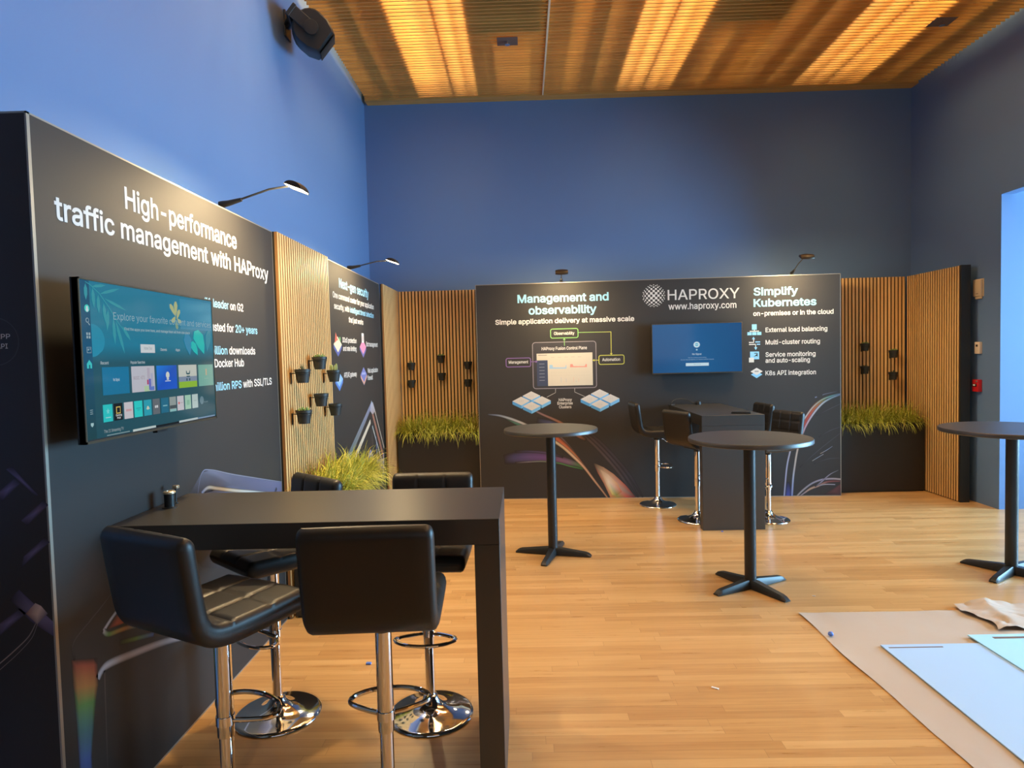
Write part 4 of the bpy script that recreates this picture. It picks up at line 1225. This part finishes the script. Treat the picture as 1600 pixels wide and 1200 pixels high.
vrect(.11, .988, .255, .994, (.24, .34, .36)); vrect(.277, .984, .443, 1., (.50, .60, .58)); vrect(.445, .987, .634, 1., (.003, .004, .006)); vrect(.636, .984, .809, 1., (.50, .58, .58)); vrect(.812, .988, .985, 1., (.20, .30, .44))
obj('screen', sc, M_SCREEN, tv, smooth=0)

def F_tv2(s, z, o=0.0): return F_back(s, z, .085+o)
tv2 = television('wall television on the wide back panel, blue screen reading No Signal', F_tv2, 1.946, 2.920, 1.392, 1.940, .084)
S0, S1, Z0, Z1 = 1.953, 2.913, 1.402, 1.933
def V(u, v, o=0.0): return F_tv2(S0+(S1-S0)*u, Z1-(Z1-Z0)*v, o)
sc = MB()
sc.add([V(0, 1), V(.5, 1), V(1, 1), V(1, 0), V(.5, 0), V(0, 0)], [(0, 1, 4, 5), (1, 2, 3, 4)], col=[(.012, .085, .24), (.012, .12, .31), (.006, .08, .24), (.006, .085, .25), (.012, .11, .30), (.012, .10, .27)])
vpoly(disc_pts(.497, .43, .036), (.62, .80, .88), .0014); vpoly(disc_pts(.497, .43, .020), (.16, .50, .68), .0018); vrect(.478, .425, .516, .435, (.62, .8, .88), .002)
vpoly(disc_pts(.497, .535, .010), (.35, .60, .75), .0014)
vt('No Signal', .445, .550, .640, .035, (.55, .70, .80))
vt('Check the connection and the settings', .395, .605, .705, .020, (.34, .50, .66), 0); vt('of your source device, or choose another source.', .315, .690, .745, .022, (.36, .52, .68), 0)
vrect(.372, .805, .630, .868, (.60, .78, .86), .0014); vt('Source', .46, .54, .848, .028, (.30, .50, .62), 0)
obj('screen', sc, M_SCREEN, tv2, smooth=0)


# ------------------------------------------------------------------ bar stools (facing +Y, post on the origin)
def make_stool(label, group):
    root = thing('bar_stool', label, 'bar stool', (0, 0, 0), 0, group)
    # one upholstered L-shaped shell: centre line of seat then back
    ctl = [(.205, .762), (.16, .758), (.08, .756), (0, .754), (-.08, .754), (-.135, .758), (-.175, .772), (-.200, .800), (-.213, .84), (-.222, .90), (-.232, .97), (-.240, 1.03), (-.246, 1.078)]
    cen = catmull(ctl, 6)
    n = len(cen)
    dist = [0]
    for i in range(1, n): dist.append(dist[-1]+math.dist(cen[i], cen[i-1]))
    tot = dist[-1]
    split = min(range(n), key=lambda i: abs(cen[i][1]-.805)+(0 if cen[i][0] < -.1 else 9))
    W = .199
    top_x = [(-1+2*k/48) for k in range(49)]
    def th(i):
        f = dist[i]/tot
        return .038 - .010*min(1, max(0, (f-.42)/.25))
    def ring(i):
        t = th(i); de = min(dist[i], tot-dist[i]); r = .034
        e = 1.0; ins = 0.0
        if de < r:
            q = 1-de/r; e = math.sqrt(max(0.02, 1-q*q)); ins = (1-e)*.020
        y0, z0 = cen[i]
        a = Vector(cen[max(i-1, 0)]); b = Vector(cen[min(i+1, n-1)]); d = (b-a).normalized()
        nr = Vector((d.y, -d.x))       # towards the sitter: up on the seat, forward on the back
        if nr.y < 0 and i < n*.3: nr = -nr
        cr = .020
        w = W-ins
        seat = i <= split
        L0 = dist[split]
        pts = []
        def disp(x):
            # quilting: sunken seams in a 3 x 3 grid, padded between
            g = 0
            for sx in (-.068, .068): g += math.exp(-((x-sx)/.0065)**2)
            u = dist[i]
            seams = (L0*.36, L0*.72) if seat else (L0+(tot-L0)*.30, L0+(tot-L0)*.66)
            h_ = sum(math.exp(-((u-q_)/.0065)**2) for q_ in seams)
            sw = L0 if not seat else 0
            h_ += 1.3*math.exp(-((u-L0)/.012)**2)
            return -.0065*min(1.3, g+h_)
        for k, tx in enumerate(top_x):
            x = -(w-cr)+2*(w-cr)*k/48
            pts.append((x, t*e+disp(x)*e + .004*(1-tx*tx)))
        for k in range(1, 6):
            g = PI/2-PI*k/6
            pts.append((w-cr+cr*math.cos(g), t*e*math.sin(g)))
        for k in range(9):
            x = (w-cr)-2*(w-cr)*k/8
            pts.append((x, -t*e))
        for k in range(1, 6):
            g = -PI/2-PI*k/6
            pts.append((-(w-cr)+cr*math.cos(g), t*e*math.sin(g)))
        return [Vector((x, y0+nr.x*o_, z0+nr.y*o_)) for x, o_ in pts]
    def shell(i0, i1, cap_a, cap_b):
        mb = MB(); vs = []; fs = []; m = None
        for i in range(i0, i1+1):
            rg = ring(i); m = len(rg); vs += rg
        for i in range(i1-i0):
            for k in range(m):
                k2 = (k+1) % m
                fs.append((i*m+k, i*m+k2, (i+1)*m+k2, (i+1)*m+k))
        fs.append(tuple(range(m)) if True else ())
        fs.append(tuple((i1-i0)*m+k for k in range(m))[::-1])
        return mb.add(vs, fs)
    obj('seat', shell(0, split, 1, 0), M_LEATHER, root, False, 50)
    obj('backrest', shell(split, n-1, 0, 1), M_LEATHER, root, False, 50)
    mpl = obj('mounting_plate', MB().box(-.09, .09, -.09, .09, .700, .718, .003, 1).lathe([(.030, .67), (.034, .70)], 24), M_BLACKM, root, False)
    slv = obj('sleeve', MB().lathe([(.0265, .332), (.0272, .335), (.0272, .70)], 36), M_CHROME, root, False)
    obj('post', MB().lathe([(.0225, .03), (.0225, .46)], 32), M_CHROME, root, False)
    prof = [(.192, 0), (.196, .004), (.194, .010), (.180, .015), (.14, .021), (.10, .030), (.07, .043), (.05, .058), (.036, .078), (.030, .092), (.0225, .094)]
    obj('base', MB().lathe(prof, 64, cap1=False), M_CHROME, root, False, 60)
    loop = catmull([(-.022, .010, .385), (-.080, .036, .387), (-.130, .072, .389), (-.128, .112, .391), (-.075, .150, .392), (0, .163, .392), (.075, .150, .392), (.128, .112, .391), (.130, .072, .389), (.080, .036, .387), (.022, .010, .385)], 6)
    fr = MB().tube(loop, .0085, 10)
    fr.lathe([(.030, .372), (.030, .402)], 28)
    obj('footrest', fr, M_CHROME, slv, False)
    lv = MB().tube([(.02, .03, .690), (.10, .05, .688), (.16, .06, .676)], .004, 8)
    lv.tube([(.15, .058, .679), (.178, .064, .672)], .007, 8)
    obj('height_lever', lv, M_CHROME, mpl, False)
    return root


stools = [
    # x, y, facing angle (deg from +Y towards +X), lift, label, group
    (-1.020, 2.10, 27, .068, 'leatherette bar stool at the left end of the near bar table, back to the camera', 0),
    (-0.484, 2.10, -3, .078, 'leatherette bar stool nearest the leg of the near bar table, back to the camera', 0),
    (-1.180, 2.942, 221, 0.0, 'bar stool beyond the near bar table by the panel, turned towards the wall', 0),
    (-0.466, 2.93, 181, -.005, 'bar stool beyond the near bar table facing the camera, back rim over the top', 0),
    (1.400, 6.958, 88, .03, 'far left bar stool at the back bar table, seen side-on against the wide panel', 1),
    (1.648, 6.287, 66, .0, 'near left bar stool at the back bar table, its back turned to the camera', 1),
    (2.315, 6.25, 250, -.04, 'near right bar stool at the back bar table, quilted front showing', 1),
    (2.262, 6.84, 264, -.005, 'far right bar stool at the back bar table, mostly behind the table end', 1),
]
GS = ('stools around the near bar table', 'stools around the back bar table')
first = None
for x, y, a, lift, lab, g in stools:
    if first is None:
        first = make_stool(lab, GS[g]); kids = list(first.children); r = first
    else:
        r = first.copy(); COL.objects.link(r); r['label'] = lab; r['group'] = GS[g]
        for ch in kids:
            c = ch.copy(); COL.objects.link(c); c.parent = r; c.location = (0, 0, 0)
            for gc in list(ch.children):
                e = gc.copy(); COL.objects.link(e); e.parent = c
    r.location = (x, y, 0); r.rotation_euler = (0, 0, -math.radians(a))
    r['lift'] = lift
for r in [o for o in COL.objects if o.name.startswith('bar_stool')]:
    lf = r['lift']; del r['lift']
    for ch in r.children:
        if not ch.name.startswith(('base', 'post')):
            ch.location = (0, 0, lf)

# ------------------------------------------------------------------ bar tables (waterfall end panel, other end against the display panel)
t = thing('bar_table', 'near black bar table with a waterfall end leg, against the High-performance panel', 'table', (-.82, 2.62, 0), 0, None)
obj('table_top', MB().box(-1.534, -.103, 2.335, 2.905, .955, 1.05, .0015, 1), M_LAM, t, smooth=0)
obj('end_leg', MB().box(-.196, -.1035, 2.3355, 2.9045, 0, .955, .0015, 1), M_LAM, t, smooth=0)
t = thing('bar_table', 'black bar table standing end-on against the wide back panel', 'table', (1.88, 6.55, 0), 0, None)
obj('table_top', MB().box(1.594, 2.158, 5.905, 7.245, .955, 1.05, .0015, 1), M_LAM, t, smooth=0)
obj('end_leg', MB().box(1.5945, 2.1575, 5.9055, 5.998, 0, .955, .0015, 1), M_LAM, t, smooth=0)

# pop-up socket on the near table
t = thing('power_socket', 'black pop-up power socket with a pale cap near the wall end of the bar table', 'power socket', (-1.468, 2.63, 1.05))
obj('socket_body', MB().lathe([(.0205, 0), (.0205, .055), (.019, .057)], 28), M_BLACK, t, False)
obj('collar', MB().lathe([(.030, 0), (.030, .003), (.022, .004)], 28), M_BLACKM, t, False)
obj('cap', MB().lathe([(.0215, .057), (.0235, .059), (.0235, .065), (.020, .068), (.012, .068), (.011, .064)], 28), M_BRASS, t, False)
t = thing('charging_plug', 'small pale plug head on a thin dark stem behind the pop-up socket', 'plug', (-1.486, 2.71, 1.05))
obj('stem', MB().tube([(0, 0, 0), (0, 0, .03), (.003, 0, .066)], .004, 8).lathe([(.012, 0), (.012, .004)], 16), M_BLACK, t, False)
obj('plug_head', MB().box(-.009, .013, -.011, .011, .062, .076, .003, 2), M_BRASS, t, False)

# things on the back table
t = thing('mobile_phone', 'black phone lying on the near edge of the back bar table', 'phone', (1.995, 6.05, 1.05), -.35)
obj('phone_body', MB().box(-.085, .085, -.040, .040, 0, .012, .004, 2), M_BLACK, t, False)
obj('phone_screen', MB().box(-.079, .079, -.036, .036, .0122, .0130), mat('dark_glass', (.01, .01, .012), .08), t, False, 0)
cb = MB().tube(catmull([(1.60, 7.10, 1.054), (1.605, 7.14, 1.085), (1.66, 7.17, 1.112), (1.74, 7.18, 1.112), (1.81, 7.17, 1.085), (1.85, 7.14, 1.056)], 8), .0042, 8)
cb.tube([(1.585, 7.09, 1.056), (1.625, 7.11, 1.060)], .008, 8)
tag(obj('cable', cb, M_BLACK, loc=(1.72, 7.14, 1.05)), 'black cable looping over the far end of the back bar table', 'cable')
t = thing('power_socket', 'low black table socket at the wall end of the back bar table', 'power socket', (1.895, 7.15, 1.05))
obj('socket_body', MB().lathe([(.032, 0), (.032, .012), (.026, .034), (.012, .040)], 24), M_BLACKM, t, False)
obj('cable_plug', MB().tube([(-.02, -.01, .03), (-.048, -.012, .012)], .008, 8), M_BLACK, t, False)


# ------------------------------------------------------------------ round poseur tables
def make_round(label, R):
    root = thing('round_table', label, 'table', (0, 0, 0), 0, 'round high tables')
    obj('table_top', MB().lathe([(R-.004, 1.010), (R, 1.014), (R, 1.034), (R-.004, 1.040)], 96), M_TOP, root, False)
    obj('pole', MB().lathe([(.039, .05), (.039, 1.0)], 36).lathe([(.10, 1.0), (.10, 1.0095)], 32), M_BLACKM, root, False)
    for k in range(4):
        M = Matrix.Rotation(k*PI/2, 4, 'Z')
        mb = MB(); L = .315
        sec = [(.0, .062, .036), (.06, .060, .034), (.16, .048, .031), (.27, .036, .028), (L-.02, .028, .027), (L, .012, .024)]
        vs = []; fs = []
        for x, zt_, w in sec:
            for yy, zz in ((-w, .003), (-w, zt_*.55), (-w*.62, zt_), (w*.62, zt_), (w, zt_*.55), (w, .003)):
                vs.append(M @ Vector((x, yy, zz)))
        for i in range(len(sec)-1):
            for j in range(6):
                fs.append((i*6+j, i*6+(j+1) % 6, (i+1)*6+(j+1) % 6, (i+1)*6+j))
        fs.append(tuple(range(5, -1, -1))); fs.append(tuple((len(sec)-1)*6+j for j in range(6)))
        mb.add(vs, fs)
        mb.lathe([(.013, 0), (.013, .004)], 12, M @ Matrix.Translation((L-.035, 0, 0)))
        obj('foot', mb, M_BLACKM, root, False)
    return root


M_TOP = mat('dark_table_top', (.040, .035, .030), .40, spec=1.0, bump=.05, bscale=300)
r0 = make_round('round high table on the left, in front of the cluster diagram', .381)
r0.location = (.203, 5.29, 0); r0.rotation_euler = (0, 0, math.radians(-16))
tops = []
for (x, y, a, R, lab) in ((1.525, 4.46, 27, .405, 'round high table in the middle, in front of the back bar table'), (3.430, 4.64, 35, .445, 'round high table cut off by the right edge of the photo')):
    r = make_round(lab, R)
    r.location = (x, y, 0); r.rotation_euler = (0, 0, math.radians(a))

# ------------------------------------------------------------------ loudspeaker on the left wall
sp = thing('loudspeaker', 'black loudspeaker bracketed high on the left wall under the ceiling', 'loudspeaker', (XL, 5.33, 4.33))
# D-shaped cabinet lying along the wall: long axis ax, flat grille towards fd, rounded back to the wall
fd = Vector((.72, .36, -.60)).normalized()
ax = Vector((.08, -.97, -.10)); ax = (ax - fd*ax.dot(fd)).normalized()
pp_ = fd.cross(ax)
C0 = Vector((.245, -.13, -.135))
M = Matrix.Translation(C0) @ Matrix(((fd.x, pp_.x, ax.x, 0), (fd.y, pp_.y, ax.y, 0), (fd.z, pp_.z, ax.z, 0), (0, 0, 0, 1)))
prof = [(.135, -.105), (.145, -.09), (.145, .09), (.135, .105), (.06, .138), (-.02, .140)]
prof += [(-.02-.125*math.sin(g), .140*math.cos(g)) for g in [PI*k/10 for k in range(1, 10)]]
prof += [(-.02, -.140), (.06, -.138)]
vs = []; fs = []; m = len(prof)
lay = [(-.215, .86), (-.20, .93), (-.10, 1.0), (.10, 1.0), (.20, .93), (.215, .86)]
for zc, k in lay:
    for x, y in prof: vs.append(M @ Vector((x*k, y*k, zc)))
for i in range(len(lay)-1):
    for k in range(m): fs.append((i*m+k, i*m+(k+1) % m, (i+1)*m+(k+1) % m, (i+1)*m+k))
fs.append(tuple(range(m-1, -1, -1))); fs.append(tuple((len(lay)-1)*m+k for k in range(m)))
obj('cabinet', MB().add(vs, fs), M_BLACK, sp, False)
obj('grille', MB().box(.146, .152, -.088, .088, -.17, .17, .004, 2, M), M_FELT, sp, False)
bk = MB().box(0, .016, -.06, .06, -.11, .10, .004, 1)
bk.box(-.19, -.16, -.05, .05, -.20, .235, .004, 1, M)
bk.box(-.19, .03, -.045, .045, .218, .232, .004, 1, M)
bk.tube([(.01, 0, 0), M @ Vector((-.17, 0, 0))], [.035, .035], 14)
obj('wall_bracket', bk, M_BLACKM, sp, False)
obj('knob', MB().lathe([(.05, .232), (.055, .238), (.052, .250), (.03, .252)], 28, M), M_BLACK, sp, False)

# ------------------------------------------------------------------ devices on the right wall
d = thing('wall_sounder', 'beige wall alarm box, topmost of the three devices on the right wall', 'alarm box', (XR, 6.752, 2.205))
obj('cover', MB().box(-.030, -.006, -.058, .058, -.085, .085, .006, 2), M_BEIGE, d, False)
obj('back_box', MB().box(-.006, 0, -.065, .065, -.09, .09, .002, 1).box(-.022, -.004, -.05, .04, -.112, -.086, .003, 1), M_BEIGE, d, False)
obj('slot', MB().box(-.0315, -.030, -.02, .012, -.062, -.056), M_DARKWOOD, d, False)
d = thing('thermostat', 'small off-white wall thermostat between the alarm box and the red call point', 'thermostat', (XR, 6.745, 1.596))
obj('cover', MB().box(-.03, 0, -.038, .038, -.060, .060, .005, 2), mat('off_white_plastic', (.72, .62, .50), .5), d, False)
obj('display', MB().box(-.0315, -.0295, -.012, .014, .012, .034), M_BLACK, d, False)
d = thing('fire_call_point', 'red fire alarm pull station, lowest device on the right wall', 'fire alarm', (XR, 6.751, 1.21))
obj('housing', MB().box(-.045, 0, -.046, .046, -.062, .062, .006, 2), M_RED, d, False)
hnd = obj('handle', MB().box(-.053, -.044, -.030, .030, -.008, .020, .003, 1), M_BLACK, d, False)
pl = MB(); pl.box(-.0535, -.0525, -.015, .015, .000, .014)
obj('handle_label', pl, M_WHITE, hnd, False)
obj('key_lock', MB().lathe([(.010, 0), (.010, .006)], 16, Matrix.Translation((-.045, -.030, .045)) @ Matrix.Rotation(-PI/2, 4, 'Y')), M_ALU, d, False)

# ------------------------------------------------------------------ sprinklers in ceiling openings
for (x, y, lab) in ((-.085, 6.46, 'sprinkler head in a square ceiling opening left of the pale rail'), (4.02, 6.37, 'sprinkler head in the ceiling near the right wall')):
    s = thing('sprinkler', lab, 'sprinkler', (x, y, ZC))
    obj('opening_shade', MB().box(-.10, .10, -.085, .085, -.004, -.0005, .001, 1), M_DARKWOOD, s, False)  # flat dark plate standing in for the shade inside the opening
    hd = MB().lathe([(.012, -.030), (.012, -.004)], 14).lathe([(.026, -.036), (.026, -.033)], 18).tube([(.0, -.018, -.034), (0, -.020, -.018), (0, -.010, -.006)], .003, 6)
    obj('sprinkler_head', hd, M_CHROME, s, False)

# ------------------------------------------------------------------ paper and boards on the floor
rnd = random.Random(4)
def sheet(x0, x1, y0, y1, nx, ny, hf, th=.0006):
    mb = MB(); vs = []
    for j in range(ny+1):
        for i in range(nx+1):
            x = x0+(x1-x0)*i/nx; y = y0+(y1-y0)*j/ny
            px, py, h_ = hf(x, y)
            vs.append((px, py, h_))
    mb.add(vs, [(j*(nx+1)+i, j*(nx+1)+i+1, (j+1)*(nx+1)+i+1, (j+1)*(nx+1)+i) for j in range(ny) for i in range(nx)])
    return mb


from mathutils import noise
def hf_paper(x, y):
    e = noise.noise(Vector((x*1.2, y*1.2, 3)))
    ex = x + (.02*noise.noise(Vector((0, y*2.2, 7))) if x < 1.75 else 0) + (.05*(3.998-y)/2 if x < 1.9 else 0)
    h_ = .003 + .004*abs(noise.noise(Vector((x*3+y, y*2-x, 1)))) + .003*abs(noise.noise(Vector((x*9, y*7, 5))))
    rim = max(0, 1-(x-1.655)/.07)
    h_ += .010*rim*max(0, noise.noise(Vector((x, y*2.5, 9)))+.2)
    if x > 1.90 and y < 3.60: h_ = min(h_, .004)
    return ex, y, h_


pp = obj('masking_paper', sheet(1.655, 4.6, 1.3, 3.995, 90, 90, hf_paper), M_PAPER, loc=(1.655, 1.3, 0))
tag(pp, 'brown masking paper spread on the floor at the lower right', 'paper')
b1 = thing('foam_board', 'pale blue board lying flat on the brown paper, left one with the dark strip', 'board', (2.45, 2.95, .0075))
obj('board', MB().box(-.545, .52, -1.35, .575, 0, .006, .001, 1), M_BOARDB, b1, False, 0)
obj('dark_strip', MB().box(-.520, -.232, .531, .541, .006, .0068), M_DARKWOOD, b1, False, 0)
b2 = thing('foam_board', 'second board, tinted pale cyan, overlapping the first, cut off at the right edge', 'board', (2.98, 2.95, .0140))
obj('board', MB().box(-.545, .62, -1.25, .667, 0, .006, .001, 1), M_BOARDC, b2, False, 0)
obj('dark_strip', MB().box(-.435, -.05, .610, .632, .006, .0068), M_DARKWOOD, b2, False, 0)


def hf_scrap(x, y):
    u = (x-2.62)/.70; v = (y-3.66)/.40
    h_ = .014 + .030*abs(noise.noise(Vector((u*3+v*1.5, v*2.5, 2)))) + .012*abs(noise.noise(Vector((u*8, v*7, 4))))
    h_ += .035*max(0, 1-abs(u-.12-.2*v)/.18)*(.4+.6*v)
    px = x + .06*v*0 + .05*noise.noise(Vector((u*2, v*2, 11))) + .03
    py = y + .05*noise.noise(Vector((u*2, v*2, 17))) + .10*(.5-u)*.35
    return px, py, h_


tag(obj('torn_paper', sheet(2.62, 3.30, 3.66, 4.04, 40, 26, hf_scrap), M_PAPER, loc=(2.62, 3.66, 0), smooth=20), 'crumpled torn piece of paper on top of the masking paper', 'paper')
bc = MB().lathe([(.008, 0), (.014, .004), (.015, .012), (.010, .020), (.003, .023)], 18)
tag(obj('foam_plug', bc, M_BLUECAP, None), 'small blue foam plug on the corner of the brown paper', 'ear plug')
COL.objects['foam_plug'].location = (1.700, 3.66, .008)
for (x, y, s, lab) in ((-.873, 3.422, .014, 'tiny blue scrap on the floor between the near stools'), (1.753, 5.862, .009, 'tiny blue scrap on the floor in front of the back table leg')):
    o = obj('blue_scrap', MB().box(-s, s, -s*.7, s*.7, 0, s*.7, s*.2, 1), M_BLUECAP, None)
    o.location = (x, y, 0); tag(o, lab, 'scrap')
for (x, y, s, lab) in ((.889, 3.114, .018, 'pale paper scrap on the floor in front of the middle round table'), (1.875, 4.277, .010, 'tiny pale scrap on the floor right of the middle table foot')):
    o = obj('paper_scrap', MB().box(-s, s, -s*.35, s*.35, 0, .004, .001, 1), M_BOARD, None)
    o.location = (x, y, 0); o.rotation_euler = (0, 0, -.6); tag(o, lab, 'scrap')
